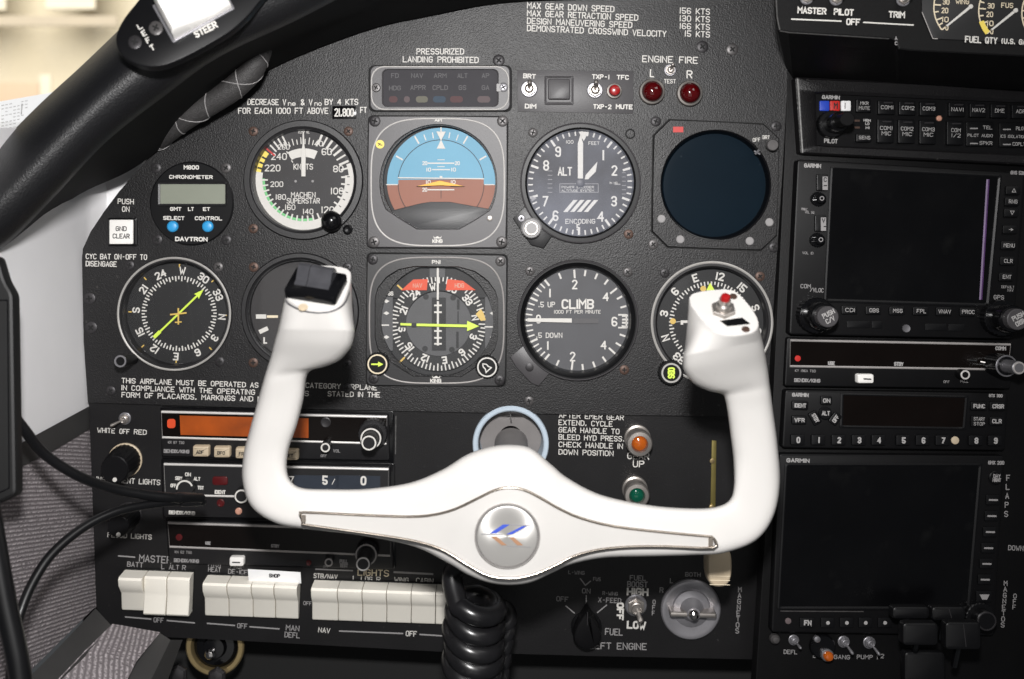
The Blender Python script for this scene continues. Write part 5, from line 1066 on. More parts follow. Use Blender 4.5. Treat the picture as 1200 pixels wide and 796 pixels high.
# ================================================================== YOKE
def yoke_body():
    st = [  # inner x,y, outer x,y, distance from the panel, thickness
     (415.5, 388, 326, 386, .148, 71), (411.5, 406, 322, 400, .142, 69), (398, 422, 318, 416, .135, 63), (380, 430, 313.5, 430, .130, 58), (365, 434, 310, 441, .127, 54), (359, 443, 307, 452, .125, 52),
     (355.5, 468, 301, 474, .120, 50), (348, 498, 292.5, 504, .115, 48), (338.5, 526, 285.5, 532, .111, 47), (336, 549, 284, 563, .109, 46), (341, 564, 294, 593, .108, 46), (354, 572, 321, 612, .108, 46), (385, 573.5, 356, 619.5, .108, 46),
     (430, 573, 420, 627, .108, 47), (480, 566, 484, 640, .109, 50), (518, 551, 524, 659, .110, 55), (546, 534, 548, 673, .111, 60), (572, 525, 572, 682, .112, 64), (597, 522, 597, 685, .112, 66), (622, 526, 622, 682, .112, 64), (646, 545, 647, 671, .111, 60),
     (666, 561, 670, 661, .110, 56), (704, 580, 709, 653.5, .109, 50), (760, 592, 765, 652, .108, 47), (812, 596, 813, 650.5, .108, 46), (840, 594, 848, 648, .108, 46), (855, 586, 885, 634, .108, 46), (860, 570, 906, 606, .109, 46), (859.5, 540, 914, 566, .111, 47),
     (856, 510, 911, 520, .115, 48), (853, 486, 906, 482, .120, 50), (850, 469, 903.5, 462, .124, 52), (846, 462, 902, 452, .126, 54), (830, 458, 900.5, 440, .130, 58), (813, 449.5, 898.5, 427, .135, 63), (801.5, 434, 896, 412, .142, 69), (800.5, 417, 893.5, 400, .148, 71)]
    fine = crom(st, 6)
    M = len(fine); C = []; Hw = []
    for a in fine:
        p, q = W(a[0], a[1], a[4]), W(a[2], a[3], a[4]); C.append((p + q) / 2); Hw.append((q - p) / 2)
    rs = []; N = 44
    for i in range(M):
        tg = (C[min(i + 1, M - 1)] - C[max(i - 1, 0)]).normalized(); w = Hw[i]
        wn = w.normalized(); nr = tg.cross(wn)
        nr = (CAM - C[i]).normalized(); th = fine[i][5] * S / 2
        e = 3.1 + 1.9 * min(1, max(0, ((fine[i][1] + fine[i][3]) / 2 - 545) / 50)); ring = []
        for k in range(N):
            a = 2 * math.pi * k / N; c, s_ = math.cos(a), math.sin(a)
            ring.append(C[i] + w * math.copysign(abs(c) ** (2 / e), c) + nr * th * math.copysign(abs(s_) ** (2 / e), s_))
        rs.append(ring)
    return rs, C
rs, C = yoke_body()
yoke = thing('control_yoke', 'large white control yoke with two grips and a round emblem', 'control yoke', W(597, 628, 0.11))
def capring(ring, d):
    c = sum(ring, Vector()) / len(ring); n = (ring[1] - ring[0]).cross(ring[12] - ring[0]).normalized()
    return c, n
CAPN = Vector((0, -0.70, 0.714)).normalized()
def cap_end(rs, at_start, outline, side, c0):
    """finish a grip with a flat sloping cap whose outline is given; returns rings from the grip to the cap and the cap frame"""
    cpl = Plane(W(c0[0], c0[1], 0.163), CAPN)
    cx_, cy_ = sum(p[0] for p in outline) / len(outline), sum(p[1] for p in outline) / len(outline)
    N = len(rs[0]); e = 3.1; an = []
    for k in range(N):
        a = 2 * math.pi * k / N; c = math.copysign(abs(math.cos(a)) ** (2 / e), math.cos(a)); q = math.copysign(abs(math.sin(a)) ** (2 / e), math.sin(a)); an.append(math.atan2(q, side * c * 1.5))
    P = radial(outline, (cx_, cy_), an)
    top = [cpl(x, y, -1.5) for x, y in P]; last = rs[0] if at_start else rs[-1]; prev = rs[4] if at_start else rs[-5]
    out = []
    for j in range(1, 9):
        t = j / 8; h = []
        for p, q, r0 in zip(last, top, prev):
            m0 = (p - r0) * 0.5; m1 = (q - p) * 0.9
            h.append(p * (2 * t**3 - 3 * t**2 + 1) + m0 * (t**3 - 2 * t**2 + t) + q * (-2 * t**3 + 3 * t**2) + m1 * (t**3 - t**2))
        out.append(h)
    c = sum(top, Vector()) / N
    bev = [[c + (p - c) * 0.992 + CAPN * (0.9 * S) for p in top], [c + (p - c) * 0.975 + CAPN * (1.5 * S) for p in top]]
    r = Vector((1, 0, 0)); dn = CAPN.cross(r); dn = dn if dn.y < 0 else -dn
    o = c + CAPN * (1.5 * S)
    def FC(x, y, z=0.0): return o + (r * x + dn * y + CAPN * z) * S
    return out, bev, FC
lcap = crom([(343, 331), (352, 318), (372, 311), (396, 312), (409, 316), (411.5, 324), (408, 340), (401, 354), (388, 362), (370, 364), (352, 360), (338, 352), (334.5, 345), (337, 338), (343, 331)], 4)[:-1]
rcap = crom([(807.5, 347), (815, 342.5), (835, 339.5), (852, 338.5), (863, 342), (876, 355), (886, 369), (889.5, 379), (886, 387), (874, 391), (856, 393), (840, 390), (827, 381), (815, 366), (808.5, 356), (807.5, 347)], 4)[:-1]
lo_, lb_, FL0 = cap_end(rs, True, lcap, -1, (372, 338)); ro_, rb_, FR = cap_end(rs, False, rcap, 1, (849, 366))
full = lb_[::-1] + lo_[::-1] + rs + ro_ + rb_
mb = MB(); mb.rings(full, cap0=True, cap1=True); mb.build('body', 'yoke_white', yoke, 40)
FL = Rel(FL0, 0, 0, 0, 13)
# the plate and emblem on the front of the hub
top = [(352, 603), (357, 600.5), (420, 603.5), (480, 605.5), (510, 603), (535, 596), (560, 584), (580, 574.5), (597, 571.5), (615, 574.5), (634, 584), (655, 596), (680, 607), (720, 617), (780, 624), (834, 629)]
bot = [(837, 632), (836, 642), (780, 640.5), (735, 641), (700, 644.5), (672, 652), (648, 664), (622, 674.5), (597, 678), (572, 674.5), (548, 662), (520, 645), (490, 635), (450, 628), (400, 621), (354, 614.5)]
pl = crom(top, 3) + crom(bot, 3)
def plate_d(x): return 0.1245 + 0.0085 * math.exp(-((x - 597) / 95.0) ** 2)
def FPl(x, y, z=0.0): return W(x, y, plate_d(x)) + Vector((0, -z * S, 0))
mb = MB(); mb.rings([[FPl(x, y, -16) for x, y in pl], [FPl(x, y, -1) for x, y in pl], [FPl(x, y, 0) for x, y in inset(pl, 0.8)]])
# a surface between the outlines, following the curve of the bar
tp = sorted([p for p in crom(top, 6)], key=lambda p: p[0]); bp = sorted([p for p in crom(bot, 6)], key=lambda p: p[0])
xs_ = [352.6 + (836.2 - 352.6) * i / 160 for i in range(161)]
mb.rings([[FPl(x, np.interp(x, [p[0] for p in tp], [p[1] for p in tp]) * (1 - k) + np.interp(x, [p[0] for p in bp], [p[1] for p in bp]) * k, 0) for k in (0.01, 0.25, 0.5, 0.75, 0.99)] for x in xs_], closed=False)
mb.build('inlay_plate', 'inlay_white', yoke, 40)
mb = MB(); P3 = [FPl(x, y, 0.6) for x, y in pl]; mb.tube(P3, 1.35 * S, 8, closed=True); mb.build('chrome_edge', 'worn_chrome', yoke, 60)
mb = MB(); mb.prism(FPl, rrect(353.5, 603.5, 358.5, 613, 1), -2, 1.5, 0.6); mb.prism(FPl, rrect(830, 630.5, 835.5, 641, 1), -2, 1.5, 0.6); mb.build('end_clip', 'worn_chrome', yoke)
FE = Loc(front(0.1332), 594.5, 628)
mb = MB(); mb.lathe(FE, 0, 0, [(38.5, -2), (38.5, 2), (37.5, 3.4), (35.8, 3.4), (35, 2)], 96); mb.build('emblem_ring', 'chrome', yoke)
mb = MB(); mb.lathe(FE, 0, 0, [(35.2, 2.6), (33, 3.0), (22, 3.35), (11, 3.5), (0.4, 3.55)], 96, cap1=True)
em = mb.build('emblem_disc', 'brushed_disc', None, 60, org=FE(0, 0, 0)); em.parent = yoke; em.location = Vector(em['_o']) - Vector(yoke['_o'])
def emb(name, polys, m):
    mb = MB()
    for p in polys: mb.flat(FE, [(x - 594.5, y - 628) for x, y in p], 4.1)
    o = mb.build(name, m, yoke, 0)
emb('emblem_blue_mark', [[(574, 624.3), (589.5, 614), (597.5, 614), (581.5, 624.3)], [(589, 625.6), (593, 625.6), (612, 615.8), (617.5, 615.8), (600, 625.6)]], 'paint_blue')
emb('emblem_thin_lines', [[(598, 614), (622, 614.8), (622, 615.6), (617, 615.5), (598, 615)], [(564, 624.6), (574, 624.6), (589, 625.8), (589, 626.6), (564, 625.6)], [(594, 639), (622, 640.3), (622, 640.8), (594, 639.8)]], 'steel')
emb('emblem_orange_mark', [[(575, 628), (582, 628), (594, 638.2), (588, 638.2)], [(596.5, 628.8), (602, 628.8), (613, 638.2), (606, 638.2)]], 'emblem_tan')
# shaft
mb = MB(); a, b = W(599, 520, -0.015), W(597, 606, 0.10); mb.tube([a.lerp(b, q) for q in (0, 0.3, 0.45, 0.6, 0.8, 1)], [20 * S, 20 * S, 21 * S, 26 * S, 38 * S, 50 * S], 40); mb.build('shaft', 'shaft_grey', yoke)
# left grip: trim rocker on its top face
mb = MB(); mb.prism(FL, rquad([(-26, -15), (23, -15), (23, 20), (-26, 20)], 3), -1, 9, 1.5); tsw = mb.build('trim_switch_base', 'gloss_black', yoke)
mb = MB()
for x0, x1 in ((-19, -8), (-7.4, 14)):
    pr = [(-13, 8), (-12, 15), (-9, 19), (-5, 19.5), (-2, 18), (5, 11), (10, 9.8), (11, 8)]
    mb.rings([[FL(x, y, z) for y, z in pr] for x in (x0, x0 + 0.8, x1 - 0.8, x1)], closed=False, cap0=True, cap1=True)
mb.build('trim_rocker', 'rocker_black', tsw)
mb = MB(); r1, r2 = lo_[-1], lo_[-2]; c1 = sum(r1, Vector()) / len(r1); c2 = sum(r2, Vector()) / len(r2)
m_ = [a.lerp(b, 0.25) for a, b in zip(r1, r2)]; n_ = [a.lerp(b, 0.75) for a, b in zip(r1, r2)]
ii = sorted([i for i in range(len(r1)) if r1[i].y < c1.y + 4 * S], key=lambda i: r1[i].x)
mb.rings([[c1 + (m_[i] - c1) * 1.0 for i in ii], [c1 + (m_[i] - c1) * 1.012 for i in ii], [c2 + (n_[i] - c2) * 1.012 for i in ii], [c2 + (n_[i] - c2) * 1.0 for i in ii]], closed=False); mb.build('grip_band', 'steel', yoke, 60)
mb = MB(); mb.lathe(FL0, -11, 27, [(4.5, 0), (4.2, 1.0), (1, 1.2)], 20, cap1=True); mb.build('grip_screw', 'ivory', yoke)
# right grip: red button, label plate, screws
btn = MB(); hexnut(btn, FR, -1, -1, 11.5, 0, 4); bn = btn.build('button_nut', 'nickel', yoke)
mb = MB(); mb.lathe(FR, -1, -1, [(7.5, 4), (7, 8), (5.4, 10), (5.4, 14)], 32, cap1=True); mb.build('button_collar', 'nickel', bn)
mb = MB(); mb.lathe(FR, -1, -1, [(4.4, 12), (4.4, 17), (3.8, 18.3), (2, 18.8)], 28, cap1=True); mb.build('push_button', 'button_red', bn)
mb = MB(); mb.prism(FR, [(-6, 13), (15, 9), (21, 17), (0, 20)], 0, 0.6); mb.build('label_plate', 'gloss_black', yoke, 0)
for x, y in ((11, -20), (16, 24)):
    mb = MB(); mb.lathe(FR, x, y, [(3.8, 0), (3.4, 0.9), (1, 1.1)], 20, cap1=True); mb.build('grip_screw', 'screw_brown', yoke)

# coiled cord
def helix(c0, c1, r, turns, ph, n=24, tilt=0.3, jit=0.0):
    a, b = Vector(c0), Vector(c1); ax = (b - a).normalized(); u = ax.cross(Vector((0, 1, 0))).normalized(); v = ax.cross(u)
    if v.y > 0: v = -v                      # v runs towards the viewer
    N = int(turns * n); out = []
    for i in range(N + 1):
        q = 2 * math.pi * i / n + ph; k = 1 + jit * math.sin(i * 0.11 + 1.3)
        out.append(a.lerp(b, i / N) + (u * math.cos(q) + v * math.sin(q) + ax * (tilt * math.sin(q) + 0.12 * math.cos(q))) * r * k)
    return out
mb = MB()
def helix2(c0, c1, r, turns, n=26, tilt=0.4, jit=0.05):
    """starts at the left, passes in front, then to the right and behind"""
    a, b = Vector(c0), Vector(c1); N = int(turns * n); out = []
    for i in range(N + 1):
        q = math.pi - 2 * math.pi * i / n; k = 1 + jit * math.sin(i * 0.13 + 1)
        out.append(a.lerp(b, (i / N) ** 0.85) + Vector((math.cos(q) * r * k, -math.sin(q) * r * k, -tilt * r * math.sin(q) - 0.18 * r * math.cos(q))))
    return out
hx = helix2(W(557, 694, 0.066), W(554, 788, 0.054), 23 * S, 4.6, tilt=0.5)
lead = [W(596, 652, 0.085), W(572, 650, 0.080), W(545, 658, 0.072), W(530, 674, 0.067)]
mb.tube(crom([tuple(p) for p in lead] + [tuple(p) for p in hx[3:5]], 6)[:-1] + [tuple(p) for p in hx[4:]], 11.0 * S, 16)
hx2 = helix2(W(580, 800, 0.024), W(592, 716, 0.004), 7 * S, 5.0, tilt=0.9)
mid = crom([tuple(hx[-2]), tuple(hx[-1]), tuple(W(556, 830, 0.05)), tuple(W(578, 830, 0.04)), tuple(hx2[0]), tuple(hx2[1])], 6)[6:-6]
mb.tube([tuple(hx[-1])] + mid + [tuple(p) for p in hx2], 8.5 * S, 14)
o = mb.build('coiled_cord', 'rubber'); tag(o, 'black coiled cord hanging below the yoke hub', 'coiled cord')

# ================================================================== RADIO STACK
rack = [(926, 62), (1290, 78), (1290, 860), (884, 860), (889, 770), (905, 520), (921, 190)]
mb = MB(); mb.prism(PS, rack, -22, -5, 1, True); o = mb.build('radio_rack', 'stack_paint'); tag(o, 'black rack panel on the right that carries the radio stack', 'radio rack'); o['_o'] = (0, 0, 0)
lettering(o, 'print_grey', [('DOWN', 1184, 643, 1202, 644, 6)], PS, 'down_lettering', -4.7)
mb = MB()
for i, c in enumerate('FLAPS'): mb.text(PS, c, 1184 - i * 0.6, 561 + i * 10.6, 7, 4.6, 0, None, -4.7)
for i, c in enumerate('MAGNETOS'): mb.text(PS, c, 1181 - i * 0.5, 685 + i * 7, 6, 4.4, 0, None, -4.7)
for i, c in enumerate('OFF'): mb.text(PS, c, 1192 - i * 0.5, 700 + i * 6.5, 5.6, 4, 0, None, -4.7)
mb.build('vertical_lettering', 'print_grey', o, 0)

def key(t, x0, y0, x1, y1, h0, h1, txt=None, th=4.5, m='satin_black', tm='print_dim', name='key', sw=None, tw=None, ang=2):
    mb = MB(); mb.box(PS, x0, y0, x1, y1, h0, h1, 1.5, 0.8); k = mb.build(name, m, t)
    if txt:
        mb = MB(); L = txt if isinstance(txt, list) else [txt]
        for i, s in enumerate(L): mb.text(PS, s, (x0 + x1) / 2 + 0.5, (y0 + y1) / 2 + (i - (len(L) - 1) / 2) * (th + 1.6), th, tw or min((x1 - x0) * 0.86, len(s) * th * 0.8), ang, sw, h1 + 0.25)
        mb.build('key_lettering', tm, k, 0)
    return k
# audio panel
t = thing('audio_panel', 'audio panel with small dark keys and a red M marker lamp', 'audio panel', PS(1070, 145))
fr = [(929, 92), (1236, 106), (1236, 196), (935, 181)]
mb = MB(); mb.frame(PS, rquad(fr, 3), [(953, 111), (1226, 123), (1226, 183), (954, 171)], [(0, -5), (0, 8), (0.15, 10), (0.8, 10), (1, 8), (1, 0)], (1070, 145)); mb.build('surround', 'panel_paint', t)
mb = MB(); mb.rings([[PS(929.6, 94, 8), PS(935.4, 180, 8)], [PS(930.4, 94, 9.6), PS(936.2, 180, 9.6)], [PS(931.6, 94, 10.3), PS(937.4, 180, 10.3)]], closed=False); mb.build('worn_edge', 'worn_edge', t)  # paler strip; the lit left bevel is put into its colour
mb = MB(); mb.prism(PS, [(953, 111), (1226, 123), (1226, 183), (954, 171)], -1, 4); mb.build('faceplate', 'face_dark', t)
for x, c, m, tm in ((964, '-', 'paint_blue', 'paint_blue'), (976.3, 'M', 'paint_red', 'print_dark'), (989, 'I', 'tape_white', 'print_grey')):
    key(t, x - 5.6, 119, x + 5.8, 131, 4, 6, c, 7, m, tm, 'marker_lamp', 1.4, 5)
k = knob(t, PS, 970, 147, [(16, 4, 14)], 'satin_black', 'volume_knob', 0.04, 48); k2 = knob(k, PS, 970, 147, [(11, 14, 34)], 'gloss_black', 'middle_knob'); mb = MB(); 
knob(k, PS, 970, 147, [(8, 34, 56)], 'face_dark', 'inner_knob')
lettering(t, 'print_dim', [('GARMIN', 961.5, 114.5, 982.5, 115.3, 4, 1.1), ('PILOT', 964, 165.6, 980, 166.3, 5, 1), ('HIGH', 1010, 141.5, 1018.5, 142, 3, 0.8), ('LO', 1012, 145.5, 1017, 145.8, 3, 0.8), ('HI', 1012.5, 150.3, 1017, 150.5, 3, 0.8)], PS, z=4.3)
mb = MB(); mb.box(PS, 999.5, 141, 1005.5, 143.3, 4, 4.8); mb.box(PS, 999.5, 149, 1005.5, 151.3, 4, 4.8); mb.build('brown_lamp', 'screw_brown', t, 0)
key(t, 1000, 117.5, 1017, 133, 4, 9, ['MKR', 'MUTE'], 4); key(t, 1000, 157.5, 1017.5, 167.5, 4, 9, 'SENS', 4.2)
for x, s in ((1035, 'COM1'), (1059.3, 'COM2'), (1083.6, 'COM3'), (1117, 'NAV1'), (1141.5, 'NAV2'), (1166, 'DME'), (1190.5, 'ADF')):
    dy = (x - 1035) * 0.03; key(t, x - 9.5, 119 + dy, x + 9.5, 135.5 + dy, 4, 9, s, 4.6); mb = MB(); mb.box(PS, x - 3.5, 121 + dy, x + 7, 122.6 + dy, 9, 9.4); mb.build('key_lamp', 'screw_dark', t, 0)
for x, s in ((1034, ['COM1', 'MIC']), (1058.3, ['COM2', 'MIC']), (1083, ['COM3', 'MIC']), (1115, ['COM', '1/2'])):
    dy = (x - 1034) * 0.03; key(t, x - 9.5, 140.5 + dy, x + 9.5, 168.5 + dy, 4, 9, s, 4.6); mb = MB(); mb.box(PS, x - 4, 143 + dy, x + 6.5, 144.6 + dy, 9, 9.4); mb.build('key_lamp', 'screw_dark', t, 0)
for x, L in ((1145, ['TEL', 'PILOT AUDIO', 'SPKR']), (1183.5, ['PILOT', 'ICS ISOLATION', 'COPLT'])):
    dy = (x - 1034) * 0.03; k = key(t, x - 16, 140 + dy, x + 16, 169 + dy, 4, 7)
    lettering(k, 'print_dim', [(L[0], x + 3, 147 + dy, x + 14, 147.3 + dy, 4.2), (L[1], x - 15, 156 + dy, x + 14.5, 156.8 + dy, 3.6), (L[2], x - 1, 165 + dy, x + 14, 165.5 + dy, 4.2)], PS, z=7.3)
    mb = MB(); mb.box(PS, x - 12, 147.5 + dy, x - 3, 149 + dy, 7, 7.4); mb.box(PS, x - 12, 165 + dy, x - 3, 166.5 + dy, 7, 7.4); mb.build('key_lamp', 'print_grey', t, 0)
mb = MB(); mb.lathe(PS, 1098, 139.5, [(3.2, 4), (3.2, 6), (2, 7)], 18, cap1=True); mb.build('orange_jewel', 'pink_tan', t)
# GPS navigator
t = thing('navigator', 'large black navigator with a blank screen and PUSH knobs', 'navigator', PS(1060, 292))
mb = MB(); mb.prism(PS, rquad([(932, 187.5), (1198, 203.5), (1183, 397), (922, 392)], 4), -5, 8, 2); mb.build('faceplate', 'face_dark', t)
scr = [(973.5, 199), (1165, 209), (1151, 355.5), (966, 350)]
mb = MB(); mb.frame(PS, rquad([(970, 195.5), (1169, 205.5), (1155, 359.5), (962, 354)], 3), rquad(scr, 2), [(0, 7), (0, 9.5), (0.5, 10), (1, 9), (1, 6)]); mb.build('screen_frame', 'satin_black', t)
mb = MB(); mb.prism(PS, scr, 6, 8.3); mb.build('screen', 'screen_black', t, 0)
mb = MB(); mb.rings([[PS(1151.5, 211, 8.5), PS(1143, 351, 8.5)], [PS(1153, 211, 9.4), PS(1144.5, 351, 9.4)], [PS(1155, 211, 8.6), PS(1146.5, 351, 8.6)]], closed=False); mb.build('painted_reflection', 'violet_reflection', t)  # violet strip painted in as the streak reflected beside the screen
lettering(t, 'print_dim', [('GARMIN', 939, 194.7, 959, 195.5, 4.4, 1.2)], PS, 'maker_lettering', 8.3)
lettering(t, 'print_grey', [('GNS 530', 1179.5, 203, 1197, 203.8, 4, 1), ('COM', 935, 335.2, 947, 335.6, 5), ('/VLOC', 946, 339.5, 962, 340.3, 5), ('GPS', 1160, 348, 1172, 348.5, 5), ('PUSH C', 936, 245.5, 943, 246, 3), ('VOL SQ', 940, 249, 951, 249.6, 3), ('VOL ID', 937, 296.5, 950, 297, 3), ('DEFAULT', 1169, 336, 1184, 336.6, 3), ('NAV', 1176, 340, 1183, 340.3, 3)], PS, z=8.3)
for y, s, dx in ((215.5, 'C', 0), (263, 'V', -2)):
    k = key(t, 953 + dx, y - 10.5, 966 + dx, y + 9, 8, 11, None); mb = MB(); mb.box(PS, 959.5 + dx, y - 7.5, 965.5 + dx, y + 8, 11, 11.5); mb.build('key_face', 'print_grey', k, 0)
    mb = MB(); mb.text(PS, s, 962.5 + dx, y - 4, 5, 4, 0, 1, 11.9); mb.stroke(PS, [(961, y + 3), (964, y + 3)], 1.2, 11.9); mb.build('key_lettering', 'print_dark', k, 0)
    k = knob(t, PS, 954.5 + dx * 0.6, y + 18.5, [(8.5, 8, 13), (5.5, 13, 22)], 'gloss_black', 'volume_knob', 0.05, 40); mb = MB(); mb.stroke(PS, circ(954.5 + dx * 0.6, y + 18.5, 2.2, 14), 0.9, 22.3, True); mb.build('knob_mark', 'print_grey', k, 0)
for i, s in enumerate(('v', 'RNG', 'a')):
    pass
kx = [(1182, 224, 'a'), (1181, 237, 'RNG'), (1180, 250, 'v'), (1178.5, 269.5, '>'), (1176.5, 288, 'MENU'), (1175.5, 306, 'CLR'), (1174, 324.5, 'ENT')]
for x, y, s in kx: key(t, x - 9, y - 5, x + 8, y + 5, 8, 11, s, 4.6, tw=13 if len(s) > 3 else (10 if len(s) == 3 else 5))
for x, s in ((991, 'CDI'), (1019, 'OBS'), (1046.5, 'MSG'), (1074, 'FPL'), (1101, 'VNAV'), (1128.5, 'PROC')):
    y = 363 + (x - 991) * 0.016; key(t, x - 9, y - 5, x + 9, y + 5, 8, 11, s, 4.6)
for bx in ((989, 376, 1016, 384), (1018, 376, 1030, 384.5), (1080, 379, 1105, 387), (1107, 379.5, 1126, 387.5)):
    mb = MB(); mb.box(PS, *bx, 8, 9, 1, 0.3); mb.build('card_slot', 'satin_black', t)
mb = MB(); mb.lathe(PS, 1058, 384.5, [(4.6, 8), (4.4, 9.5), (2, 9)], 20, cap1=True); mb.build('lock_screw', 'steel', t)
for kx_, ky_, L in ((950, 369, ['PUSH', 'C/V']), (1164, 372, ['PUSH', 'CRSR'])):
    k = knob(t, PS, kx_, ky_, [(21, 8, 20)], 'gloss_black', 'tuning_knob', 0.04, 56)
    mb = MB(); mb.lathe(PS, kx_, ky_, [(16, 20), (15.6, 40), (14.5, 42), (11, 42)], 44); mb.build('middle_ring', 'gloss_black', k)
    knob(k, PS, kx_, ky_, [(12, 30, 52)], 'bezel_grey', 'inner_knob'); 
    mb = MB(); mb.text(PS, L[0], kx_, ky_ - 3.5, 5.4, 15, -28, 1.2, 52.4); mb.text(PS, L[1], kx_ + 2, ky_ + 3.5, 5.4, 11, -28, 1.2, 52.4); mb.build('knob_lettering', 'print_dim', k, 0)
# comm radio
t = radio('communication_radio', 'flat radio with a silver framed dark window and a white transfer button', [(920, 395), (1184, 401), (1180, 455), (917, 452)], [(923.5, 398.5), (1180, 403.5), (1177, 432.5), (923, 428.5)], None, 'line_dim', 'screen_brown', PS, 7, 'face_dark')
lettering(t, 'print_dim', [('USE', 967, 425, 975, 425.3, 4, 1.2), ('STBY', 1044, 425.8, 1055, 426.2, 4, 1.2), ('COMM', 1162, 407.5, 1174.5, 408, 4, 1.2)], PS, 'type_lettering', 8.2)
lettering(t, 'print_grey', [('KY 196A TSO', 929, 433.7, 953, 434.3, 3), ('BENDIX/KING', 928, 444.8, 958.5, 445.6, 4, 1), ('OFF', 1102, 446.7, 1109, 447, 3), ('PULL', 1122, 446, 1131, 446.3, 3)], PS, 'lettering', 7.3)
mb = MB(); mb.lathe(PS, 932, 419.5, [(3.6, 7.6), (3.4, 8.2), (1, 8.4)], 16, cap1=True); mb.build('red_lamp', 'paint_red', t)
mb = MB(); mb.box(PS, 999, 437, 1018, 448, 7, 15, 2.5, 2); b = mb.build('transfer_button', 'white_enamel', t); mb = MB(); mb.stroke(PS, [(1006, 442.6), (1014, 443)], 1.6, 15.4); mb.build('button_mark', 'print_dark', b, 0)
knob(t, PS, 1121, 437.5, [(6, 7, 20)], 'face_dark', 'volume_knob', None, 36, 'line_silver')
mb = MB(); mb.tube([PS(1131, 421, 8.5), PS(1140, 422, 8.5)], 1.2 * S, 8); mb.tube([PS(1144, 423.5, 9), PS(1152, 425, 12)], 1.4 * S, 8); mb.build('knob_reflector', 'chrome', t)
k = knob(t, PS, 1161, 426, [(13, 7, 34)], 'gloss_black', 'tuning_knob', 0.04, 52, 'steel'); knob(k, PS, 1161, 426, [(7.5, 34, 60)], 'steel', 'inner_knob', None, 36, 'line_dim')
# digital transponder
t = thing('digital_transponder', 'black transponder with number keys 0 to 9 under a dark window', 'transponder', PS(1046, 492))
mb = MB(); mb.prism(PS, rquad([(918, 456), (1178, 460), (1174, 527), (914, 524)], 4), -5, 7, 2); mb.build('faceplate', 'face_dark', t)
mb = MB(); mb.prism(PS, [(985.5, 462.5), (1127, 465.5), (1124, 499.5), (984.5, 497.5)], 7, 8); mb.build('display_window', 'screen_brown', t, 0)
mb = MB(); mb.frame(PS, [(982, 460), (1131, 463), (1127.5, 503), (981, 500.5)], [(985.5, 462.5), (1127, 465.5), (1124, 499.5), (984.5, 497.5)], [(0, 7), (0, 8), (0.5, 8.6), (1, 8)]); mb.build('display_frame', 'satin_black', t)
lettering(t, 'print_dim', [('GARMIN', 925.5, 461.8, 945, 462.4, 4, 1.2), ('GTX 330', 1155, 462.8, 1171, 463.2, 3.4, 0.8)], PS, 'maker_lettering', 7.3)
for x, y, s, w, a in ((934, 474, 'IDENT', 16, 1), (933, 491, 'VFR', 14, 1), (964.5, 468.3, 'ON', 10, 1), (951.5, 488.5, 'STBY', 13, 60), (975, 489.5, 'OFF', 11, -55), (1142, 474.8, 'FUNC', 16, 1), (1164, 475, 'CRSR', 16, 1), (1162.5, 492.3, 'CLR', 13, 1)):
    F = Loc(PS, x, y, a); mb = MB(); mb.box(F, -w / 2 - 1.5, -5.2, w / 2 + 1.5, 5.2, 7, 10.5, 2, 0.9); k = mb.build('key', 'satin_black', t); mb = MB(); mb.text(F, s, 0, 0, 4.6, w * 0.86, 0, 1.1, 10.8); mb.build('key_lettering', 'print_dim', k, 0)
key(t, 1133, 486, 1150, 499, 7, 10.5, ['START', 'STOP'], 4, tw=13)
k = knob(t, PS, 963.5, 483, [(7.5, 7, 10.5)], 'satin_black', 'round_key'); mb = MB(); mb.text(PS, 'ALT', 963.5, 483, 4.8, 9.5, 1, 1.1, 10.9); mb.build('key_lettering', 'print_dim', k, 0)
for x, s in ((932, '0'), (956, '1'), (979.5, '2'), (1003, '3'), (1026, '4'), (1054.5, '5'), (1077.5, '6'), (1100.5, '7'), (1139, '8'), (1161.5, '9')): 
    y = 514 + (x - 932) * 0.004; key(t, x - 9, y - 6, x + 7, y + 6, 7, 11, s, 6.6, sw=1.7, tw=4.6)
mb = MB(); mb.lathe(PS, 1115.5, 515, [(4.6, 7), (4.4, 8), (2, 8.6)], 20, cap1=True); mb.build('light_sensor', 'ivory', t)
# multifunction display
t = thing('moving_map_display', 'large black moving map display with a blank screen and dash marked keys', 'map display', PS(1035, 635))
mb = MB(); mb.prism(PS, rquad([(911, 530.5), (1174, 533), (1161, 743), (901.5, 739)], 4), -5, 7, 2); mb.build('faceplate', 'face_dark', t)
scr = [(920.5, 545), (1143, 545), (1129, 708.5), (911.5, 708.5)]
mb = MB(); mb.frame(PS, rquad([(917, 541.5), (1147, 541.5), (1133, 712.5), (908, 712.5)], 3), rquad(scr, 2), [(0, 6.5), (0, 8.4), (0.5, 9), (1, 8), (1, 5)]); mb.build('screen_frame', 'satin_black', t)
mb = MB(); mb.prism(PS, scr, 5, 7.4); mb.build('screen', 'screen_black', t, 0)
lettering(t, 'print_dim', [('GARMIN', 919, 538.2, 946, 538.9, 4.4, 1.1)], PS, 'maker_lettering', 7.3)
lettering(t, 'print_grey', [('GMX 200', 1154, 541, 1173, 541.3, 4, 1)], PS, 'type_lettering', 7.3)
k = knob(t, PS, 1162.5, 558, [(8, 7, 10)], 'satin_black', 'round_key'); lettering(k, 'print_grey', [('DAY', 1158.5, 556, 1167, 556.2, 4, 1), ('NIGHT', 1157.5, 560.6, 1167.5, 560.8, 4, 1)], PS, 'key_lettering', 10.4)
for x, y in ((1159, 584), (1157.3, 602.7), (1155.5, 621.3), (1153.5, 640), (1151.5, 658.3), (1149.5, 676.7)):
    k = key(t, x - 8, y - 6, x + 8, y + 6, 7, 9.5); mb = MB(); mb.stroke(PS, [(x - 4.6, y), (x + 4.6, y + 0.2)], 2, 9.8); mb.build('key_mark', 'print_grey', k, 0)
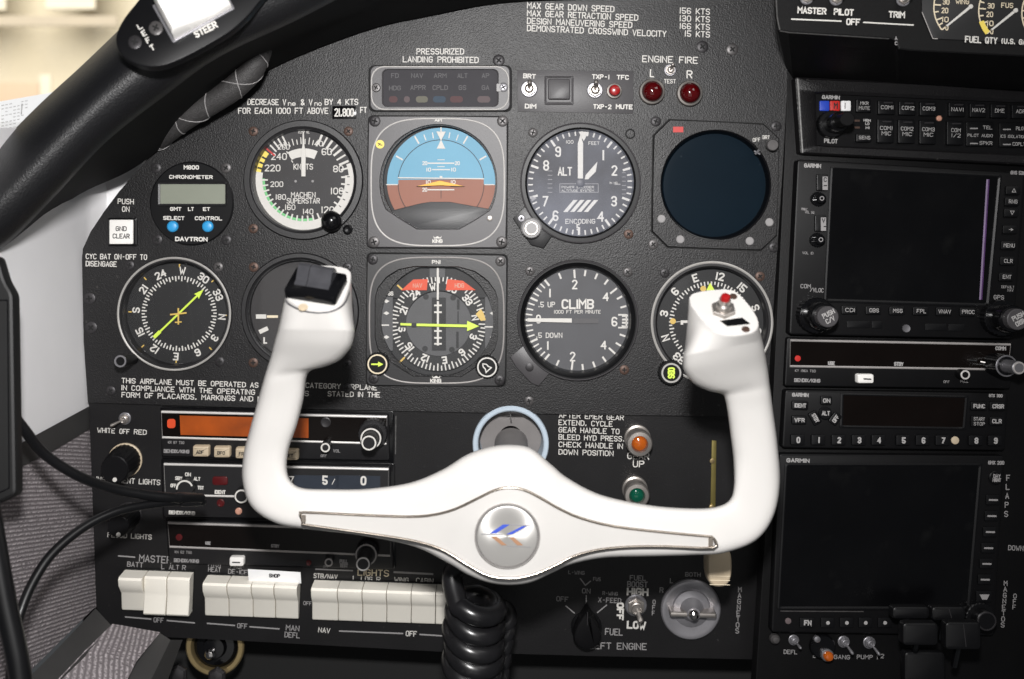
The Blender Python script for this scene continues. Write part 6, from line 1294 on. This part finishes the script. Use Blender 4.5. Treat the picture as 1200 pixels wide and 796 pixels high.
k = key(t, 1139.5, 690, 1157.5, 703, 7, 9.5); mb = MB(); mb.prism(PS, [(1143, 694), (1154.5, 694), (1151.5, 700), (1146, 700)], 9.5, 9.8); mb.build('key_mark', 'print_grey', k, 0)
for x in (966.5, 988.5, 1010.5, 1033):
    k = key(t, x - 8, 721, x + 8, 733, 7, 9.5); mb = MB(); mb.disc(PS, x, 727, 2.2, 9.8, 14); mb.build('key_mark', 'print_dim', k, 0)
key(t, 934, 721, 951, 733, 7, 9.5, 'FN', 5.6, sw=1.6)
mb = MB(); mb.lathe(PS, 921, 725.5, [(3.6, 7), (3.4, 8), (1, 8.4)], 18, cap1=True); mb.build('sensor_dot', 'smear_pink', t)
k = knob(t, PS, 1141, 719, [(17, 7, 16)], 'satin_black', 'selector_knob', 0.05, 48); knob(k, PS, 1141, 719, [(11.5, 16, 30)], 'satin_black', 'inner_knob', None, 40, 'screw_dark')
mb = MB(); mb.stroke(PS, [(912, 713.6), (1008, 714.2)], 1.2, 8.6); mb.build('worn_edge', 'screw_grey', t, 0)
# bottom row
PB_ = Plane(PS(980, 760, -3), PS.n)
for x, y, lv, sz, lab in ((930, 750, (3, 5, 16), 0.62, 'small nickel toggle above DEFL at the left of the bottom row'), (988.5, 752, (4, 9, 18), 0.7, 'small dim toggle right of the orange lamp in the bottom row'), (1018.5, 753, (5, 9, 18), 0.72, 'small dim toggle above PUMP in the bottom row')):
    toggle('toggle_switch', lab, Loc(PB_, x, y), lv, sz, m='steel')
lettering(bpy.data.objects['radio_rack'], 'print_grey', [('DEFL', 920, 765.5, 936, 766, 5), ('L', 954.5, 770, 958, 770.2, 5), ('GANG', 979, 771.5, 998, 772, 5), ('PUMP 1', 1006, 771.5, 1031, 772, 5), ('2', 1034, 770.5, 1038, 770.7, 5)], PS, 'bottom_lettering', -4.7)
F = Loc(PB_, 907, 748); t = thing('guard_nub', 'small pale grey nub left of the DEFL toggle', 'nub', F.o); mb = MB(); mb.lathe(F, 0, 0, [(6, 0), (5.6, 5), (3.5, 8), (1, 8.6)], 24, cap1=True); mb.build('nub', 'screw_grey', t)
F = Loc(PB_, 963, 757); t = thing('orange_lamp', 'small orange lamp with a chrome rim in the bottom row', 'lamp', F.o)
mb = MB(); mb.lathe(F, 0, 0, [(15, 0), (14.5, 4), (13, 6)], 36, cap1=True); mb.build('base', 'gloss_black', t); mb = MB(); mb.lathe(F, 3, 8, [(7.2, 6), (7.2, 10), (6.4, 11)], 32, cap1=True); mb.build('rim', 'steel', t)
mb = MB(); mb.lathe(F, 3, 8, [(5.8, 10), (5.6, 14), (4, 16.5), (1.5, 17.5)], 28, cap1=True); mb.build('lens', 'lens_amber', t)
mb = MB(); mb.lathe(F, -8, -10, [(4, 4), (3.6, 8), (1, 9)], 16, cap1=True); mb.build('stud', 'steel', t)
for i, (x0, y0, x1, y1, d, lab) in enumerate(((1046, 711, 1090, 726, .018, 'flat black lever grip at the upper left of the lever cluster'), (1092, 711, 1132, 728, .018, 'flat black lever grip beside the map display knob'), (1058, 730, 1100, 757, .034, 'large black lever grip at the lower left of the lever cluster'), (1108, 729, 1150, 762, .034, 'large black lever grip at the lower right of the lever cluster'), (1060, 764, 1108, 800, .02, 'black lever grip lowest in the cluster at the bottom edge'))):
    PV = front(d); t = thing('control_lever', lab, 'lever', PV((x0 + x1) / 2, (y0 + y1) / 2), 'black levers below the map display')
    mb = MB(); mb.prism(PV, rrect(x0, y0, x1, y1, 5), -14, 0, 3, True); mb.build('grip', 'satin_black', t)
    mb = MB(); mb.tube([PV((x0 + x1) / 2, y1 - 6, -12), PV((x0 + x1) / 2 + 6, y1 + 30, -40)], 4 * S, 10); mb.build('arm', 'gloss_black', t)
    if i in (1, 3):
        mb = MB(); mb.stroke(PV, [((x0 + x1) / 2, y0 + 3), ((x0 + x1) / 2 + 3, y1 - 4)], 1.0, 0.3); mb.build('grip_line', 'screw_dark', t, 0)

# ================================================================== TOP RIGHT BOX
PA = front(0.085)
t = thing('annunciator_box', 'black box over the radios with MASTER PILOT TRIM switches and fuel gauges', 'annunciator box', PA(1050, 20))
fp = [(907, -60), (909, 20), (912, 36), (925, 38.5), (1044, 46), (1050, 48.5), (1053, 58), (1066, 60), (1300, 72), (1300, -60)]
bp_ = [(912, -60), (914, 60), (921, 80), (929, 92), (1044, 97), (1050, 97.5), (1053, 98), (1066, 98.5), (1300, 110), (1300, -60)]
mb = MB(); mb.rings([[PM(*p, 1) for p in bp_], [PA(*p, -3) for p in fp], [PA(*p, -0.8) for p in inset(fp, 0.7)], [PA(*p, 0) for p in inset(fp, 2.2)]], cap1=True); mb.build('housing', 'stack_paint', t)
lettering(t, 'print_white', [('MASTER', 934, 12.5, 968, 14, 7.4, 1.6), ('PILOT', 976.5, 14.3, 1000, 15.6, 7.4, 1.6), ('TRIM', 1040.5, 17.5, 1060, 18.4, 7.4, 1.6), ('OFF', 991, 26, 1007.5, 26.8, 7.4, 1.6), ('FUEL QTY', 1130, 46.5, 1168, 48.5, 7.5, 1.4), ('(U.S. GALS)', 1172, 48.6, 1214, 50.8, 6, 1.3)], PA, z=1.7)
mb = MB(); mb.stroke(PA, [(927.5, 22.6), (985.5, 25)], 1.6, 0.3); mb.stroke(PA, [(1012, 26.4), (1070, 29.6)], 1.6, 0.3); mb.build('bracket_lines', 'print_white', t, 0)
mb = MB(); mb.text(PA, 'A', 1050, 45, 4, 3, 0, 0.9, 0.3); mb.text(PA, 'C', 1050, 51, 4, 3, 0, 0.9, 0.3); mb.build('small_lettering', 'print_grey', t, 0)
mb = MB(); mb.ridge(PA, [(909, -20), (911, 20), (914, 35)], 2.4, -1.5, 0.4, False); mb.ridge(PA, [(914, 36), (925, 38), (1042, 45.3)], 1.4, -1.5, 0.2, False); mb.build('worn_edge', 'worn_edge', t)
for x, y, lab in ((945, -2, 'nickel toggle above MASTER at the top edge'), (979.5, -1, 'nickel toggle above PILOT at the top edge'), (1058, 0, 'nickel toggle above TRIM at the top edge')):
    toggle('toggle_switch', lab, Loc(PA, x, y), (2, 4, 20), 0.8)
t = thing('fuel_gauge_cluster', 'row of black fuel gauges with cream arcs above FUEL QTY', 'fuel gauge', PA(1150, 15))
cl_ = [(1079, -60), (1080, 15), (1093, 44), (1100, 46), (1300, 56), (1300, -60)]
mb = MB(); mb.prism(PA, cl_, 0, 1.2, 0.4); mb.build('face', 'dial_black', t)
mb = MB(); mb.stroke(PA, [(1080, 15), (1092.5, 45.5), (1098, 46)], 1.0, 1.4); mb.build('edge_line', 'line_dim', t, 0)
for px, py, s, yel in ((1136, 9, 'WING', 0), (1188.5, 13.5, 'FUS', 1), (1239, 16, 'WING', 0)):
    G = Loc(PA, px, py); g = MB()
    g.arc(G, 0, 0, 41.5, 43, 231, 300, 1.5)
    for k_, a in enumerate((231, 240, 249, 262, 274, 285)): g.tick(G, 0, 0, 34 if k_ % 2 == 0 else 37, 42, a, 1.6, 1.6)
    for n_, x, y in (('0', 27.5, 24), ('10', -29, 14.5), ('20', -29.5, 4), ('30', -28, -6)):
        g.text(G, n_, -27 if n_ == '0' else x, 24 if n_ == '0' else y, 6.4, 3.6 if n_ == '0' else 8, 3, 1.0, 1.6)
    g.text(G, s, -9, -6.5, 6, 16 if s == 'WING' else 14, 2, 0.9, 1.6); go = g.build('gauge_scale', 'print_cream', t, 0)
    if yel: mb = MB(); mb.arc(G, 0, 0, 38, 44, 231, 253, 1.9); mb.build('yellow_range', 'paint_yellow', go, 0)
    a = 231; u = pol(1, a); v = pol(1, a + 90)
    mb = MB(); mb.prism(G, [(v[0] * w + u[0] * r, v[1] * w + u[1] * r) for w, r in ((-1.6, -1), (-1.0, 36), (1.0, 36), (1.6, -1))], 2.5, 3.4); mb.lathe(G, 0, 0, [(2.6, 2), (2.6, 4), (1, 4.4)], 16, cap1=True); mb.build('needle', 'print_white', t, 0)

# ================================================================== GLARESHIELD
gs = [((-70, 245), (-48, 322), (-38, 336)), ((-10, 181), (6, 286), (16, 294)), ((45, 125), (66, 226), (85, 233)), ((95, 79), (126, 164), (159, 196)), ((140, 36), (192, 112), (232, 138)), ((185, -8), (256, 66), (315, 82)), ((240, -55), (342, 25), (425, 37)), ((320, -100), (440, -22), (505, 18)),
      ((430, -140), (560, -58), (600, 2)), ((600, -175), (750, -82), (760, -3)), ((800, -190), (940, -90), (940, -10))]
rows = []
for (o_, e_, u_) in gs:
    m = lambda q: (o_[0] + (e_[0] - o_[0]) * q, o_[1] + (e_[1] - o_[1]) * q)
    prof = [W(*m(0.03), 0.02), W(*m(-0.01), 0.07), W(*m(0.005), 0.105), W(*m(0.08), 0.132), W(*m(0.25), 0.150), W(*m(0.5), 0.156), W(*m(0.78), 0.150), W(*m(0.95), 0.141), W(*m(1.0), 0.132), W(*m(1.02), 0.120)]
    rows.append([c for p in crom([tuple(p) for p in prof], 4) for c in p])
fine = crom(rows, 8)
t = thing('glareshield', 'black grained leather pad arching over the instrument panel', 'glareshield', W(130, 110, 0.15))
mb = MB(); mb.rings([[Vector(r[i * 3:i * 3 + 3]) for i in range(len(r) // 3)] for r in fine], closed=False); mb.build('pad', 'leather', t, 60)
und = []
for (o_, e_, u_) in gs:
    und.append([c for p in ((*e_, 0.130), ((e_[0] + u_[0]) / 2, (e_[1] + u_[1]) / 2, 0.06), (*u_, 0.004 + max(0, (398 - u_[1]) * S * TILT))) for c in W(*p)])
mb = MB(); mb.rings([[Vector(r[i * 3:i * 3 + 3]) for i in range(3)] for r in crom(und, 8)], closed=False); mb.build('underside', 'underside', t, 60)
# steering switch plate on the pad
PSP = Plane(W(215, 40, 0.168), (0.10, -1, 0.22))
sp = [(200, -44), (182, -22), (163, 3), (148, 22), (139.5, 37), (137, 50), (141, 62.5), (150, 71.5), (163, 78), (180, 80.5), (198, 77.5), (222, 67), (248, 53), (272, 38), (292, 20), (306, 3), (330, -22), (345, -44)]
sp = [p for p in crom(sp, 4)]
t = thing('steering_switch_panel', 'black oval plate on the pad with a white rocker lettered LEFT and STEER', 'switch panel', PSP(215, 40))
mb = MB(); mb.prism(PSP, sp, -5, 4, 1.2, True); mb.build('plate', 'satin_black', t, 40)
screw(t, PSP, 159.5, 52.5, 8, 'screw_dark', 4, 10); screw(t, PSP, 184, 36, 8.2, 'screw_grey', 4, 25)
mb = MB()
for c, x, y in (('L', 165, 33.8), ('E', 170, 41.7), ('F', 174.8, 50), ('T', 179.6, 58.5)): mb.text(PSP, c, x, y, 6.6, 5.2, -29, 1.15, 4.3)
mb.text(PSP, 'STEER', 242, 37.3, 8, 29, -27, 1.6, 4.3); mb.build('lettering', 'print_white', t, 0)
F = Loc(PSP, 224, 14, -29)
mb = MB(); mb.box(F, -37, -25, 46, 25, 4, 6, 2, 0.6); mb.build('rocker_bezel', 'steel', t)
mb = MB(); pr = [(-33, 5), (-33, 20), (-30, 25), (-24, 26), (0, 19), (22, 14), (40, 17), (43, 14), (43, 5)]
mb.rings([[F(x, y, z - dz if z > 6 else z) for x, z in pr] for y, dz in ((-23, 2), (-21.5, 0), (19, 0), (21.5, 1.5), (23, 6))], closed=False, cap0=True, cap1=True); mb.build('rocker', 'white_enamel', t, 40)
# braided hose
mb = MB(); hp = crom([(314, 20, 0.048), (307, 50, 0.044), (296, 80, 0.040), (274, 103, 0.036), (246, 121, 0.030), (221, 136, 0.024), (201, 150, 0.014), (184, 164, 0.002)], 6)
hp = [W(p[0], p[1], p[2] + 0.014) for p in hp]; rad = 13 * S
mb.tube(hp, rad, 20); t = thing('braided_hose', 'dark braided hose with pale threads tucked under the glareshield', 'hose', hp[len(hp) // 2])
mat('braid', (0.042, 0.04, 0.04), 0.5, bump=('noise', 1600, 0.6, 0.0008), var=0.6, vscale=700)
mb.build('hose', 'braid', t, 60)
mb = MB()
for sg, ph in ((1, 0.3), (-1, 1.6)):
    q = []; N = len(hp) * 5
    for i in range(N):
        f_ = i / (N - 1) * (len(hp) - 1); k = min(int(f_), len(hp) - 2); c_ = hp[k].lerp(hp[k + 1], f_ - k); tg = (hp[k + 1] - hp[k]).normalized()
        u = tg.cross(Vector((0, 1, 0))).normalized(); v = tg.cross(u); a = sg * f_ * (0.45 if sg > 0 else 0.8) + ph
        q.append(c_ + (u * math.cos(a) + v * math.sin(a)) * rad * 1.02)
    mb.tube(q, 0.6 * S, 6)
mb.build('threads', 'print_grey', t, 60)

# ================================================================== LEFT EDGE
PC = front(0.165)
t = thing('black_case', 'out of focus black plastic case at the left edge', 'case', PC(-5, 450))
mb = MB(); mb.prism(PC, rquad([(-70, 296), (-3, 300), (6, 330), (15, 345), (19, 580), (-4, 592), (-70, 600)], 6), -14, 0, 4, True); mb.build('shell', 'case_black', t)
mb = MB(); mb.stroke(PC, [(-2, 352), (9, 352), (11, 572), (-2, 578)], 1.5, 0.4); mb.build('seam', 'gloss_black', t, 0)
def cable(name, label, pts, r, plug=None):
    t = thing(name, label, 'cable', W(*pts[len(pts) // 2])); P = [W(*p) for p in crom(pts, 8)]
    mb = MB(); mb.tube(P, r * S, 12); mb.build('lead', 'cable_black', t, 60)
    if plug:
        mb = MB(); a, b = W(*plug[0]), W(*plug[1]); mb.tube([a.lerp(b, q) for q in (0, 0.1, 0.7, 0.75, 1)], [r * 1.0 * S, r * 1.15 * S, r * 1.1 * S, r * 0.9 * S, r * 0.7 * S], 14); mb.build('plug', 'rubber', t)
    return t
cable('headset_cable', 'upper black cable sagging from the case across to the radios', [(12, 482, .145), (28, 503, .138), (52, 532, .125), (90, 557, .11), (130, 572, .092), (170, 580, .078), (205, 583.5, .066), (236, 584, .05)], 5.3, ((205, 583.5, .066), (238, 583.5, .046)))
cable('headset_cable', 'lower black cable looping down the carpeted side from the radios', [(238, 588, .046), (205, 588, .062), (170, 592, .076), (135, 600, .09), (98, 618, .104), (62, 648, .118), (40, 680, .128), (26, 712, .136), (18, 745, .142), (12, 800, .15)], 4.8, ((212, 588, .06), (240, 588, .045)))
cable('floor_cable', 'thick black cable running down the left edge of the view', [(-14, 590, .175), (-4, 650, .175), (6, 705, .175), (16, 750, .175), (22, 780, .175), (28, 830, .175)], 10)
